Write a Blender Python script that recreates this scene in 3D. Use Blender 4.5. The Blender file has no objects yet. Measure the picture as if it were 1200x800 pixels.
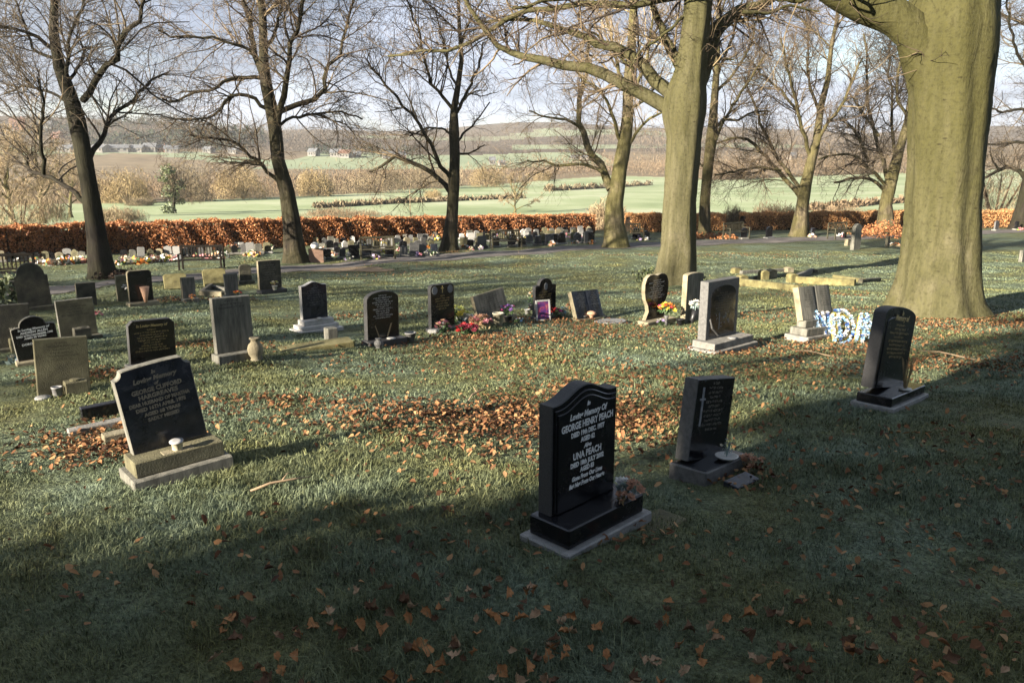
import bpy, bmesh, math, random
import numpy as np
from mathutils import Vector, Matrix
random.seed(7); RNG = np.random.default_rng(11)
S = bpy.context.scene; COL = S.collection
R = math.radians
# ------------------------------------------------------------------ camera model (photo 1200x800)
F = 900.0; TH = R(13.13); EYE = 1.75
cam = bpy.data.objects.new('camera', bpy.data.cameras.new('camera')); COL.objects.link(cam)
cam.location = (0, 0, EYE); cam.rotation_euler = (R(90) - TH, 0, 0)
cam.data.sensor_width = 36; cam.data.lens = 27.0; cam.data.clip_end = 6000; cam.data.clip_start = 0.05
S.camera = cam
# ------------------------------------------------------------------ terrain
PY = np.array([-80, -30, 0, 28, 34, 60, 80, 110, 300, 480, 600, 750, 1000, 1250, 1500, 1900, 2600], float)
PZ = np.array([4.0, 2.46, 0, -2.3, -2.5, -2.9, -4.2, -5, -6, -2, 5, 14, 28, 46, 66, 60, 40], float)
def g(x, y):
    x = np.asarray(x, float); y = np.asarray(y, float)
    w = np.maximum(2.0, 0.05 * np.abs(y))
    z = sum(np.interp(y + k * w, PY, PZ) * q for k, q in ((-1, .12), (-.5, .23), (0, .3), (.5, .23), (1, .12)))
    z = z + 30 * np.exp(-((x + 520) / 270) ** 2 - ((y - 800) / 260) ** 2)
    z = z + 9 * np.exp(-((x - 500) / 300) ** 2 - ((y - 700) / 250) ** 2)
    f = np.clip((55 - y) / 15, 0, 1)
    z = z + f * (.028 * np.sin(x * 1.1 + .6 * y) + .02 * np.sin(y * 1.7 - .5 * x + 1) + .012 * np.sin(2.9 * x + 2.3 * y + 2))
    far = np.clip((y - 900) / 300, 0, 1)
    z = z + far * (7 * np.sin(x / 170 + 1) + 4 * np.sin(x / 67 + y / 200))
    return z
def gz(x, y): return float(g(x, y))
def ray(u, v):
    a = (u - 600) / F; b = -(v - 400) / F
    return np.array([a, math.cos(TH) + b * math.sin(TH), -math.sin(TH) + b * math.cos(TH)])
def at(u, v, t):
    return np.array([0, 0, EYE]) + t * ray(u, v)
def at_y(u, v, y):
    r = ray(u, v); t = y / r[1]; return np.array([0, 0, EYE]) + t * r, t
def hit(u, v):
    r = ray(u, v); t = .5; st = .25
    while t < 4000:
        p = np.array([0, 0, EYE]) + t * r
        if p[2] < gz(p[0], p[1]):
            lo, hi = t - st, t
            for _ in range(24):
                m = (lo + hi) / 2; p = np.array([0, 0, EYE]) + m * r
                if p[2] < gz(p[0], p[1]): hi = m
                else: lo = m
            p = np.array([0, 0, EYE]) + hi * r
            return np.array([p[0], p[1], gz(p[0], p[1])]), hi
        st = max(.25, t * .01); t += st
    p = np.array([0, 0, EYE]) + 1500 * r
    return p, 1500
# ------------------------------------------------------------------ objects
def tag(o, label=None, cat=None, group=None, kind=None):
    if label: o['label'] = label
    if cat: o['category'] = cat
    if group: o['group'] = group
    if kind: o['kind'] = kind
    return o
def thing(name, label, cat, loc=(0, 0, 0), rot=(0, 0, 0), group=None):
    o = bpy.data.objects.new(name, None); COL.objects.link(o)
    o.location = tuple(float(c) for c in loc); o.rotation_euler = rot; o.empty_display_size = .1
    return tag(o, label, cat, group)
def link(name, me, mats=None, parent=None, loc=(0, 0, 0), rot=(0, 0, 0)):
    o = bpy.data.objects.new(name, me); COL.objects.link(o)
    if mats is not None and len(me.materials) == 0:
        for m in (mats if isinstance(mats, (list, tuple)) else [mats]): me.materials.append(m)
    if parent: o.parent = parent
    o.location = tuple(float(c) for c in loc); o.rotation_euler = rot
    return o
def from_arrays(name, V, quads=None, tris=None, smooth=False, qmat=None):
    me = bpy.data.meshes.new(name)
    V = np.asarray(V, np.float32).reshape(-1, 3)
    q = np.zeros((0, 4), np.int32) if quads is None else np.asarray(quads, np.int32).reshape(-1, 4)
    t = np.zeros((0, 3), np.int32) if tris is None else np.asarray(tris, np.int32).reshape(-1, 3)
    me.vertices.add(len(V)); me.vertices.foreach_set('co', V.ravel())
    L = np.concatenate([q.ravel(), t.ravel()]); tot = np.concatenate([np.full(len(q), 4), np.full(len(t), 3)]).astype(np.int32)
    st = np.concatenate([[0], np.cumsum(tot)[:-1]]).astype(np.int32)
    me.loops.add(len(L)); me.loops.foreach_set('vertex_index', L.astype(np.int32))
    me.polygons.add(len(tot)); me.polygons.foreach_set('loop_start', st); me.polygons.foreach_set('loop_total', tot)
    if qmat is not None: me.polygons.foreach_set('material_index', np.asarray(qmat, np.int32))
    if smooth: me.polygons.foreach_set('use_smooth', np.ones(len(tot), bool))
    me.update(calc_edges=True); me.validate(); return me
class MB:
    def __init__(s): s.v = []; s.f = []; s.m = []; s.cur = 0
    def add(s, vs, fs):
        b = len(s.v); s.v += [tuple(float(c) for c in p) for p in vs]
        for f in fs: s.f.append([i + b for i in f]); s.m.append(s.cur)
        return s
    def box(s, x0, x1, y0, y1, z0, z1, b=.006):
        """box with chamfered edges"""
        b = min(b, (x1 - x0) * .3, (y1 - y0) * .3, (z1 - z0) * .3)
        vs = []; 
        for z, i in ((z0, b), (z0 + b, 0), (z1 - b, 0), (z1, b)):
            a0, a1, c0, c1 = x0 + i, x1 - i, y0 + i, y1 - i; k = b
            if i: vs += [(a0, c0, z), (a0, c0, z), (a1, c0, z), (a1, c0, z), (a1, c1, z), (a1, c1, z), (a0, c1, z), (a0, c1, z)]
            else: vs += [(a0, c0 + k, z), (a0 + k, c0, z), (a1 - k, c0, z), (a1, c0 + k, z), (a1, c1 - k, z), (a1 - k, c1, z), (a0 + k, c1, z), (a0, c1 - k, z)]
        fs = [[8 * r + i, 8 * r + (i + 1) % 8, 8 * r + 8 + (i + 1) % 8, 8 * r + 8 + i] for r in (0, 1, 2) for i in range(8)]
        # caps from the inset rings (pairs coincide, so use one of each)
        fs += [[6, 4, 2, 0], [24, 26, 28, 30]]
        bv = len(s.v); s.add(vs, fs); return s
    def prism(s, prof, y0, y1, bev=.005):
        """outline in xz, extruded from y0 (front) to y1 (back) with small bevel"""
        n = len(prof); cx = sum(p[0] for p in prof) / n; cz = sum(p[1] for p in prof) / n
        wx = max(p[0] for p in prof) - min(p[0] for p in prof); wz = max(p[1] for p in prof) - min(p[1] for p in prof)
        zm = (max(p[1] for p in prof) + min(p[1] for p in prof)) / 2
        def inset(p): return (p[0] * (1 - 2 * bev / max(wx, 1e-3)), zm + (p[1] - zm) * (1 - 2 * bev / max(wz, 1e-3)))
        rings = [(y0, 1), (y0 + bev, 0), (y1 - bev, 0), (y1, 1)]
        vs = []
        for y, i in rings:
            for p in prof:
                q = inset(p) if i else p
                vs.append((q[0], y, q[1]))
        fs = [[r * n + i, r * n + (i + 1) % n, (r + 1) * n + (i + 1) % n, (r + 1) * n + i] for r in range(3) for i in range(n)]
        fs += [list(range(n))[::-1], list(range(3 * n, 4 * n))]
        s.add(vs, fs); return s
    def lathe(s, prof, n=16, c=(0, 0, 0)):
        vs = []; 
        for r, z in prof:
            for i in range(n):
                a = 2 * math.pi * i / n; vs.append((c[0] + r * math.cos(a), c[1] + r * math.sin(a), c[2] + z))
        fs = [[k * n + i, k * n + (i + 1) % n, (k + 1) * n + (i + 1) % n, (k + 1) * n + i] for k in range(len(prof) - 1) for i in range(n)]
        fs += [list(range(n))[::-1], list(range((len(prof) - 1) * n, len(prof) * n))]
        s.add(vs, fs); return s
    def tube(s, pts, rad, n=6):
        V, Q = tubes(np.array([pts], float), np.array([rad], float), n)
        k = len(pts)
        s.add(V, [list(q) for q in Q] + [list(range(n))[::-1], list(range((k - 1) * n, k * n))]); return s
    def quad(s, a, b, c, d): s.add([a, b, c, d], [[0, 1, 2, 3]]); return s
    def build(s, name, mats=None, parent=None, loc=(0, 0, 0), rot=(0, 0, 0), smooth=False):
        me = bpy.data.meshes.new(name); me.from_pydata(s.v, [], s.f)
        if len(set(s.m)) > 1 or s.cur: me.polygons.foreach_set('material_index', s.m)
        bm = bmesh.new(); bm.from_mesh(me); bmesh.ops.remove_doubles(bm, verts=bm.verts, dist=1e-5)
        bmesh.ops.recalc_face_normals(bm, faces=bm.faces); bm.to_mesh(me); bm.free()
        if smooth: me.polygons.foreach_set('use_smooth', np.ones(len(me.polygons), bool))
        me.update(); return link(name, me, mats, parent, loc, rot)
def tubes(P, Rd, n):
    """P (N,K,3) polylines, Rd (N,K) radii -> verts, quads"""
    N, K = Rd.shape
    T = np.gradient(P, axis=1); T /= np.linalg.norm(T, axis=2, keepdims=True) + 1e-9
    ref = np.where(np.abs(T[:, :1, 2:3]) > .8, np.array([1., 0, 0]), np.array([0, 0, 1.]))
    A = np.cross(T, np.broadcast_to(ref, T.shape)); A /= np.linalg.norm(A, axis=2, keepdims=True) + 1e-9
    B = np.cross(T, A)
    an = np.arange(n) * 2 * math.pi / n
    V = P[:, :, None, :] + Rd[:, :, None, None] * (np.cos(an)[None, None, :, None] * A[:, :, None, :] + np.sin(an)[None, None, :, None] * B[:, :, None, :])
    base = (np.arange(N)[:, None, None] * K + np.arange(K - 1)[None, :, None]) * n
    i = np.arange(n)[None, None, :]; j = (i + 1) % n
    Q = np.stack([base + i, base + n + i, base + n + j, base + j], -1).reshape(-1, 4)
    return V.reshape(-1, 3), Q
# ------------------------------------------------------------------ materials
def nodes(name):
    m = bpy.data.materials.new(name); m.use_nodes = True
    nt = m.node_tree; b = nt.nodes['Principled BSDF']; return m, nt, b
def ramp(nt, stops, interp='LINEAR'):
    r = nt.nodes.new('ShaderNodeValToRGB'); e = r.color_ramp.elements; r.color_ramp.interpolation = interp
    while len(e) < len(stops): e.new(.5)
    for k, (p, c) in enumerate(stops): e[k].position = p; e[k].color = (*c, 1)
    return r
def noise(nt, scale, detail=4, rough=.55, coord=None, dist=0):
    n = nt.nodes.new('ShaderNodeTexNoise'); n.inputs['Scale'].default_value = scale; n.inputs['Detail'].default_value = detail
    n.inputs['Roughness'].default_value = rough; n.inputs['Distortion'].default_value = dist
    if coord: nt.links.new(coord, n.inputs['Vector'])
    return n
def M(name, stops, scale=4, rough=.7, bump=0, bscale=None, coord='Object', spec=.5, stretch=None, island=0, detail=5, coat=0, speckle=None, transl=0, rvar=None):
    m, nt, b = nodes(name); L = nt.links.new
    if coord == 'Position': c = nt.nodes.new('ShaderNodeNewGeometry').outputs['Position']
    else: c = nt.nodes.new('ShaderNodeTexCoord').outputs[coord]
    if stretch:
        mp = nt.nodes.new('ShaderNodeMapping'); mp.inputs['Scale'].default_value = stretch; L(c, mp.inputs['Vector']); c = mp.outputs['Vector']
    n = noise(nt, scale, detail, .6, c); fac = n.outputs['Fac']
    if island:
        gi = nt.nodes.new('ShaderNodeNewGeometry'); mx = nt.nodes.new('ShaderNodeMix')
        mx.inputs['Factor'].default_value = island; L(fac, mx.inputs['A']); L(gi.outputs['Random Per Island'], mx.inputs['B']); fac = mx.outputs['Result']
    r = ramp(nt, stops); L(fac, r.inputs['Fac']); col = r.outputs['Color']
    if speckle:
        sc, cc, thr = speckle
        n2 = noise(nt, sc, 2, .5, c); r2 = ramp(nt, [(thr, (0, 0, 0)), (thr + .06, (1, 1, 1))]); L(n2.outputs['Fac'], r2.inputs['Fac'])
        mm = nt.nodes.new('ShaderNodeMix'); mm.data_type = 'RGBA'; L(r2.outputs['Color'], mm.inputs['Factor']); L(col, mm.inputs['A']); mm.inputs['B'].default_value = (*cc, 1); col = mm.outputs['Result']
    L(col, b.inputs['Base Color'])
    b.inputs['Roughness'].default_value = rough; b.inputs['Specular IOR Level'].default_value = spec; b.inputs['Coat Weight'].default_value = coat
    if rvar:
        nv = noise(nt, 5, 6, .65, c, .6); rv = ramp(nt, [(.35, (rvar[0],) * 3), (.68, (rvar[1],) * 3)]); L(nv.outputs['Fac'], rv.inputs['Fac']); L(rv.outputs['Color'], b.inputs['Roughness'])
    if bump:
        n3 = noise(nt, bscale or scale * 4, 5, .6, c); bp = nt.nodes.new('ShaderNodeBump'); bp.inputs['Strength'].default_value = bump; bp.inputs['Distance'].default_value = .02
        L(n3.outputs['Fac'], bp.inputs['Height']); L(bp.outputs['Normal'], b.inputs['Normal'])
    if transl:
        tr = nt.nodes.new('ShaderNodeBsdfTranslucent'); L(col, tr.inputs['Color'])
        ms = nt.nodes.new('ShaderNodeMixShader'); ms.inputs['Fac'].default_value = transl
        L(b.outputs[0], ms.inputs[1]); L(tr.outputs[0], ms.inputs[2]); L(ms.outputs[0], nt.nodes['Material Output'].inputs['Surface'])
    return m
def grass_mat(name, blade):
    """frosted winter turf: grey-green rime over yellow-green, muddy flecks"""
    m, nt, b = nodes(name); L = nt.links.new
    pos = nt.nodes.new('ShaderNodeNewGeometry')
    n1 = noise(nt, .55, 5, .6, pos.outputs['Position']); n2 = noise(nt, 4.2, 6, .7, pos.outputs['Position'], .3); n3 = noise(nt, 40, 3, .6, pos.outputs['Position'])
    fr = ramp(nt, [(.34, (.155, .158, .075)), (.5, (.13, .155, .098)), (.66, (.16, .205, .165))]); L(n1.outputs['Fac'], fr.inputs['Fac'])
    pt = ramp(nt, [(.3, (.32, .26, .17)), (.42, (.68, .68, .55)), (.55, (1, 1, 1)), (.72, (1.25, 1.18, .9))]); L(n2.outputs['Fac'], pt.inputs['Fac'])
    mu = nt.nodes.new('ShaderNodeMix'); mu.data_type = 'RGBA'; mu.blend_type = 'MULTIPLY'; mu.inputs['Factor'].default_value = 1
    L(fr.outputs['Color'], mu.inputs['A']); L(pt.outputs['Color'], mu.inputs['B'])
    if blade: src = pos.outputs['Random Per Island']; st = [(0, (.4, .41, .36)), (.3, (.75, .78, .72)), (.7, (1.1, 1.12, 1.05)), (.92, (1.35, 1.32, 1.2)), (1, (1.7, 1.55, 1.2))]
    else: src = n3.outputs['Fac']; st = [(.34, (.3, .3, .24)), (.5, (.75, .76, .68)), (.66, (1.2, 1.22, 1.1))]
    r3 = ramp(nt, st); L(src, r3.inputs['Fac'])
    m2 = nt.nodes.new('ShaderNodeMix'); m2.data_type = 'RGBA'; m2.blend_type = 'MULTIPLY'; m2.inputs['Factor'].default_value = 1
    L(mu.outputs['Result'], m2.inputs['A']); L(r3.outputs['Color'], m2.inputs['B'])
    L(m2.outputs['Result'], b.inputs['Base Color']); b.inputs['Roughness'].default_value = .75; b.inputs['Specular IOR Level'].default_value = .25
    if not blade:
        bp = nt.nodes.new('ShaderNodeBump'); bp.inputs['Strength'].default_value = .8; bp.inputs['Distance'].default_value = .05
        L(n3.outputs['Fac'], bp.inputs['Height']); L(bp.outputs['Normal'], b.inputs['Normal'])
    return m
def bark_mat(name, c_dark, c_mid, c_light, green, gamt, vscale=6, wrinkle=0, bump=.5, zalg=None):
    m, nt, b = nodes(name); L = nt.links.new
    tc = nt.nodes.new('ShaderNodeTexCoord').outputs['Object']
    mp = nt.nodes.new('ShaderNodeMapping'); mp.inputs['Scale'].default_value = (1, 1, .18); L(tc, mp.inputs['Vector'])
    n1 = noise(nt, vscale, 6, .65, mp.outputs['Vector'], .4); r1 = ramp(nt, [(.3, c_dark), (.5, c_mid), (.72, c_light)]); L(n1.outputs['Fac'], r1.inputs['Fac'])
    n2 = noise(nt, .9, 4, .6, tc); r2 = ramp(nt, [(.5 - gamt * .3, (0, 0, 0)), (.62 - gamt * .2, (1, 1, 1))]); L(n2.outputs['Fac'], r2.inputs['Fac'])
    mx = nt.nodes.new('ShaderNodeMix'); mx.data_type = 'RGBA'; L(r2.outputs['Color'], mx.inputs['Factor']); L(r1.outputs['Color'], mx.inputs['A']); mx.inputs['B'].default_value = (*green, 1)
    mg = nt.nodes.new('ShaderNodeMix'); mg.data_type = 'RGBA'; mg.inputs['Factor'].default_value = .55; L(r1.outputs['Color'], mg.inputs['A']); L(mx.outputs['Result'], mg.inputs['B'])
    base_out = mg.outputs['Result']
    if zalg:
        sz = nt.nodes.new('ShaderNodeSeparateXYZ'); L(tc, sz.inputs[0])
        mr = nt.nodes.new('ShaderNodeMapRange'); mr.inputs[1].default_value = zalg[0]; mr.inputs[2].default_value = zalg[1]; L(sz.outputs[2], mr.inputs[0])
        na = noise(nt, 2.2, 6, .7, mp.outputs['Vector'], .5); ad = nt.nodes.new('ShaderNodeMath'); ad.operation = 'MULTIPLY_ADD'; ad.inputs[1].default_value = 2.6; ad.inputs[2].default_value = -1.3; L(na.outputs['Fac'], ad.inputs[0])
        sm = nt.nodes.new('ShaderNodeMath'); sm.operation = 'ADD'; sm.use_clamp = True; L(mr.outputs[0], sm.inputs[0]); L(ad.outputs[0], sm.inputs[1])
        mf = nt.nodes.new('ShaderNodeMath'); mf.operation = 'MULTIPLY'; mf.inputs[1].default_value = .85; L(sm.outputs[0], mf.inputs[0])
        mz = nt.nodes.new('ShaderNodeMix'); mz.data_type = 'RGBA'; L(mf.outputs[0], mz.inputs['Factor']); L(base_out, mz.inputs['A']); mz.inputs['B'].default_value = (.046, .044, .014, 1); base_out = mz.outputs['Result']
        # dark scars and lenticels
        ms_ = nt.nodes.new('ShaderNodeMapping'); ms_.inputs['Scale'].default_value = (1, 1, 2.6); L(tc, ms_.inputs['Vector'])
        vo = nt.nodes.new('ShaderNodeTexVoronoi'); vo.inputs['Scale'].default_value = 1.9; L(ms_.outputs['Vector'], vo.inputs['Vector']); nd = noise(nt, 9, 4, .7, tc); sb = nt.nodes.new('ShaderNodeMath'); sb.operation = 'MULTIPLY_ADD'; sb.inputs[1].default_value = .22; L(nd.outputs['Fac'], sb.inputs[0]); L(vo.outputs['Distance'], sb.inputs[2])
        rs = ramp(nt, [(.15, (.25, .22, .18)), (.22, (1, 1, 1))]); L(sb.outputs[0], rs.inputs['Fac'])
        mk = nt.nodes.new('ShaderNodeMix'); mk.data_type = 'RGBA'; mk.blend_type = 'MULTIPLY'; mk.inputs['Factor'].default_value = .8; L(base_out, mk.inputs['A']); L(rs.outputs['Color'], mk.inputs['B']); base_out = mk.outputs['Result']
    n4 = noise(nt, 14, 5, .7, tc); r4 = ramp(nt, [(.32, (.55, .52, .45)), (.5, (1, 1, 1)), (.7, (1.15, 1.12, 1.0))]); L(n4.outputs['Fac'], r4.inputs['Fac'])
    mm = nt.nodes.new('ShaderNodeMix'); mm.data_type = 'RGBA'; mm.blend_type = 'MULTIPLY'; mm.inputs['Factor'].default_value = .8; L(base_out, mm.inputs['A']); L(r4.outputs['Color'], mm.inputs['B'])
    L(mm.outputs['Result'], b.inputs['Base Color']); b.inputs['Roughness'].default_value = .85; b.inputs['Specular IOR Level'].default_value = .2
    h = n1.outputs['Fac']
    bp = nt.nodes.new('ShaderNodeBump'); bp.inputs['Strength'].default_value = bump; bp.inputs['Distance'].default_value = .05; L(h, bp.inputs['Height'])
    nrm = bp.outputs['Normal']
    if wrinkle:
        m3 = nt.nodes.new('ShaderNodeMapping'); m3.inputs['Scale'].default_value = (1.2, 1.2, 9); L(tc, m3.inputs['Vector'])
        n5 = noise(nt, 3.0, 5, .65, m3.outputs['Vector'], .8); b2 = nt.nodes.new('ShaderNodeBump'); b2.inputs['Strength'].default_value = wrinkle; b2.inputs['Distance'].default_value = .03
        L(n5.outputs['Fac'], b2.inputs['Height']); L(nrm, b2.inputs['Normal']); nrm = b2.outputs['Normal']
    L(nrm, b.inputs['Normal']); return m
mt = {}
mt['lawn'] = grass_mat('lawn_turf', False); mt['blade'] = grass_mat('grass_blade', True)
mt['field'] = M('pasture', [(.34, (.21, .26, .14)), (.5, (.29, .34, .20)), (.64, (.37, .40, .27))], .05, .9, .3, 1.5, 'Position', .1)
mt['rough'] = M('rough_grass', [(.3, (.11, .085, .055)), (.5, (.17, .132, .085)), (.7, (.23, .19, .12))], .06, .95, .5, .8, 'Position', .1)
mt['woodfloor'] = M('wood_floor', [(.3, (.05, .04, .03)), (.6, (.11, .085, .06)), (.8, (.15, .12, .075))], .03, .95, 0, None, 'Position', .1)
mt['farfield'] = M('far_pasture', [(.3, (.18, .23, .15)), (.6, (.25, .29, .18)), (.8, (.28, .29, .18))], .01, .95, 0, None, 'Position', .1)
mt['path'] = M('worn_asphalt', [(.3, (.075, .07, .068)), (.55, (.13, .12, .115)), (.75, (.19, .17, .15))], 1.1, .9, .4, 60, 'Position', .2, detail=8)
mt['sand'] = M('bare_earth', [(.3, (.16, .12, .08)), (.6, (.26, .2, .14)), (.8, (.3, .25, .18))], 3, .95, .5, 30, 'Position', .1)
mt['black'] = M('polished_black_granite', [(.3, (.005, .005, .006)), (.6, (.009, .009, .011))], 60, .1, 0, spec=.5, speckle=(420, (.035, .035, .045), .66), rvar=(.07, .34))
mt['blackside'] = M('fine_pitched_black_granite', [(.3, (.02, .02, .02)), (.6, (.045, .045, .047))], 90, .55, .5, 200)
mt['bluegran'] = M('polished_dark_blue_granite', [(.3, (.008, .010, .014)), (.6, (.02, .024, .034))], 12, .13, 0, speckle=(300, (.05, .055, .07), .62), rvar=(.08, .4))
mt['grey'] = M('grey_granite', [(.3, (.055, .055, .055)), (.6, (.11, .11, .108))], 30, .6, .3, 180, speckle=(260, (.035, .035, .035), .58))
mt['greylight'] = M('pale_grey_granite', [(.3, (.15, .15, .15)), (.6, (.25, .25, .24))], 20, .6, .3, 180, speckle=(260, (.1, .1, .1), .6))
mt['sandstone'] = M('weathered_sandstone', [(.3, (.11, .095, .06)), (.5, (.20, .175, .115)), (.7, (.28, .25, .17))], 5, .9, .6, 60)
mt['darkstone'] = M('blackened_sandstone', [(.3, (.02, .019, .014)), (.5, (.05, .047, .033)), (.72, (.10, .095, .06))], 6, .9, .6, 60)
mt['olive'] = M('algae_stained_stone', [(.3, (.05, .046, .025)), (.5, (.10, .092, .05)), (.7, (.16, .15, .085))], 5, .9, .6, 70)
mt['limestone'] = M('streaked_grey_stone', [(.3, (.06, .06, .05)), (.5, (.125, .123, .104)), (.7, (.20, .19, .16))], 6, .9, .5, 70, stretch=(3, 3, .5))
mt['marble'] = M('white_marble', [(.3, (.32, .31, .29)), (.6, (.48, .47, .45))], 7, .6, .2, 50)
mt['concrete'] = M('concrete', [(.3, (.10, .097, .088)), (.5, (.165, .16, .145)), (.7, (.24, .23, .21))], 9, .9, .5, 90)
mt['moss'] = M('mossy_stone', [(.3, (.07, .06, .025)), (.5, (.14, .125, .05)), (.7, (.21, .19, .09))], 6, .95, .8, 50)
mt['gold'] = M('gilt_lettering', [(.3, (.34, .25, .09)), (.7, (.45, .34, .14))], 30, .5)
mt['white'] = M('white_lettering', [(.3, (.55, .55, .54)), (.7, (.7, .7, .68))], 30, .6)
mt['dimletter'] = M('worn_lettering', [(.3, (.10, .09, .07)), (.7, (.2, .18, .14))], 30, .7)
mt['darkletter'] = M('incised_lettering', [(.3, (.02, .02, .015)), (.7, (.05, .045, .03))], 30, .9)
mt['greyletter'] = M('etched_grey', [(.3, (.10, .11, .12)), (.7, (.22, .23, .24))], 30, .7)
mt['beech'] = bark_mat('beech_bark', (.04, .036, .022), (.092, .083, .053), (.148, .132, .09), (.046, .046, .016), .9, 4.5, .22, .9, (2.8, 10))
mt['beechgreen'] = bark_mat('algae_green_beech_bark', (.038, .034, .02), (.085, .077, .046), (.142, .127, .084), (.045, .046, .014), .9, 4.5, .3, .9, (1.3, 4.6))
mt['palebark'] = bark_mat('pale_bark', (.035, .03, .02), (.105, .09, .055), (.20, .17, .105), (.10, .095, .025), .5, 7, .2, .8)
mt['tanbark'] = bark_mat('tan_bark', (.02, .016, .011), (.075, .062, .04), (.16, .135, .085), (.075, .07, .02), .5, 7, .1, .9)
mt['darkbark'] = bark_mat('dark_bark', (.006, .005, .004), (.015, .012, .009), (.035, .03, .021), (.018, .019, .007), .4, 8, 0, 1)  # the left kinked trunk's shade is put into this near-black base colour
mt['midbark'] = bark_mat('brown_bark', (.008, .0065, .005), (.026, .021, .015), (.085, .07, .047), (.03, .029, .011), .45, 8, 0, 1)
mt['twigdark'] = M('dark_twigs', [(.3, (.03, .023, .016)), (.6, (.07, .055, .036)), (.85, (.13, .10, .06))], 1, .9, island=.7)
mt['twigbrown'] = M('brown_twigs', [(.2, (.03, .021, .014)), (.5, (.085, .06, .038)), (.85, (.19, .145, .082))], 1, .9, island=.7)
mt['twigpale'] = M('pale_twigs', [(.2, (.10, .07, .04)), (.5, (.24, .18, .11)), (.85, (.40, .32, .19))], 1, .9, island=.7)
LEAFC = [(.1, (.035, .016, .009)), (.3, (.10, .042, .02)), (.5, (.18, .082, .036)), (.72, (.28, .15, .065)), (.97, (.42, .27, .14))]
mt['leaf'] = M('dead_leaf', LEAFC, 9, .8, .3, 60, island=.75, spec=.25, transl=.15)
mt['leafbig'] = M('dry_brown_leaf', [(.2, (.10, .04, .018)), (.45, (.25, .12, .05)), (.65, (.36, .20, .10)), (.85, (.46, .31, .19))], 14, .75, .5, 60, spec=.3, transl=.15)
mt['copper'] = M('copper_beech_leaf', [(.1, (.12, .044, .02)), (.4, (.29, .118, .046)), (.7, (.44, .195, .075)), (.95, (.54, .29, .12))], .5, .75, island=.7, coord='Position', transl=.2)
mt['amber'] = M('amber_beech_leaf', [(.1, (.20, .09, .035)), (.4, (.42, .21, .085)), (.7, (.56, .31, .13)), (.95, (.66, .42, .2))], .5, .75, island=.7, coord='Position', transl=.25)
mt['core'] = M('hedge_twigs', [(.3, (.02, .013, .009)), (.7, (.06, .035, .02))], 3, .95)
mt['scrub_pink'] = M('bare_scrub_pink', [(.1, (.06, .044, .03)), (.4, (.135, .098, .064)), (.7, (.21, .155, .098)), (.95, (.29, .23, .145))], .04, .95, island=.6, coord='Position', spec=.1)
mt['scrub_gold'] = M('bare_willow_gold', [(.1, (.15, .11, .055)), (.5, (.28, .215, .115)), (.95, (.40, .32, .18))], .1, .95, island=.7, coord='Position', spec=.1)
mt['scrub_grey'] = M('bare_scrub_grey', [(.1, (.08, .065, .045)), (.5, (.18, .145, .095)), (.95, (.30, .25, .16))], .1, .95, island=.7, coord='Position', spec=.1)
mt['wood'] = M('distant_bare_wood', [(.1, (.04, .033, .028)), (.4, (.09, .075, .06)), (.7, (.15, .12, .09)), (.95, (.21, .17, .12))], .006, .95, island=.5, coord='Position', spec=.1)
mt['conifer'] = M('distant_conifer', [(.2, (.012, .018, .012)), (.8, (.04, .05, .03))], .02, .95, island=.6, coord='Position', spec=.1)
mt['evergreen'] = M('evergreen_leaf', [(.2, (.02, .032, .014)), (.8, (.06, .085, .03))], 1, .6, island=.7)
mt['ivy'] = M('ivy_leaf', [(.2, (.04, .055, .022)), (.5, (.085, .11, .045)), (.9, (.17, .19, .09))], 1, .5, island=.7)
mt['bench'] = M('dark_stained_timber', [(.3, (.008, .007, .006)), (.7, (.018, .015, .012))], 6, .9, .3, 40, spec=.1)
mt['benchgreen'] = M('weathered_bench_timber', [(.3, (.03, .028, .018)), (.7, (.065, .06, .04))], 6, .9, .3, 40, spec=.15)
mt['roofred'] = M('red_tile_roof', [(.3, (.10, .055, .038)), (.7, (.16, .085, .058))], 1, .8, coord='Position')
mt['roofgrey'] = M('grey_slate_roof', [(.3, (.07, .075, .085)), (.7, (.14, .15, .165))], 1, .8, coord='Position')
mt['render'] = M('pale_render', [(.3, (.11, .105, .10)), (.7, (.19, .185, .17))], 1, .8, coord='Position')
mt['brick'] = M('red_brick', [(.3, (.2, .10, .07)), (.7, (.30, .16, .11))], 2, .8, coord='Position')
mt['window'] = M('dark_window_glass', [(.3, (.015, .018, .02)), (.7, (.03, .035, .04))], 1, .1)
def flat(name, c, rough=.7, transl=0): return M(name, [(.3, tuple(k * .8 for k in c)), (.7, tuple(min(1, k * 1.15) for k in c))], 20, rough, transl=transl)
for nme, c in dict(red=(.5, .03, .03), orange=(.6, .22, .04), yellow=(.6, .48, .06), pink=(.55, .22, .25), peach=(.58, .34, .22), cream=(.6, .56, .44), whitepetal=(.68, .68, .66), purple=(.2, .09, .32), lilac=(.34, .26, .45), burgundy=(.2, .02, .04), magenta=(.5, .05, .22), sky=(.28, .50, .72), blue=(.03, .09, .32), greenleaf=(.05, .10, .03), silverleaf=(.24, .32, .31), straw=(.36, .27, .15), yellowgreen=(.5, .52, .16), bronze=(.36, .19, .12)).items():
    mt[nme] = flat(nme + '_petal' if nme not in ('greenleaf', 'silverleaf', 'straw') else nme, c, .7, .15)
mt['goldcard'] = flat('gold_card', (.36, .28, .05), .5); mt['greycard'] = flat('grey_foam', (.32, .31, .30))
mt['whiteplastic'] = flat('white_plastic', (.42, .42, .40), .55); mt['creampot'] = flat('cream_pot', (.5, .46, .34), .6); mt['blackplastic'] = flat('black_plastic', (.015, .015, .017), .4)
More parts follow.
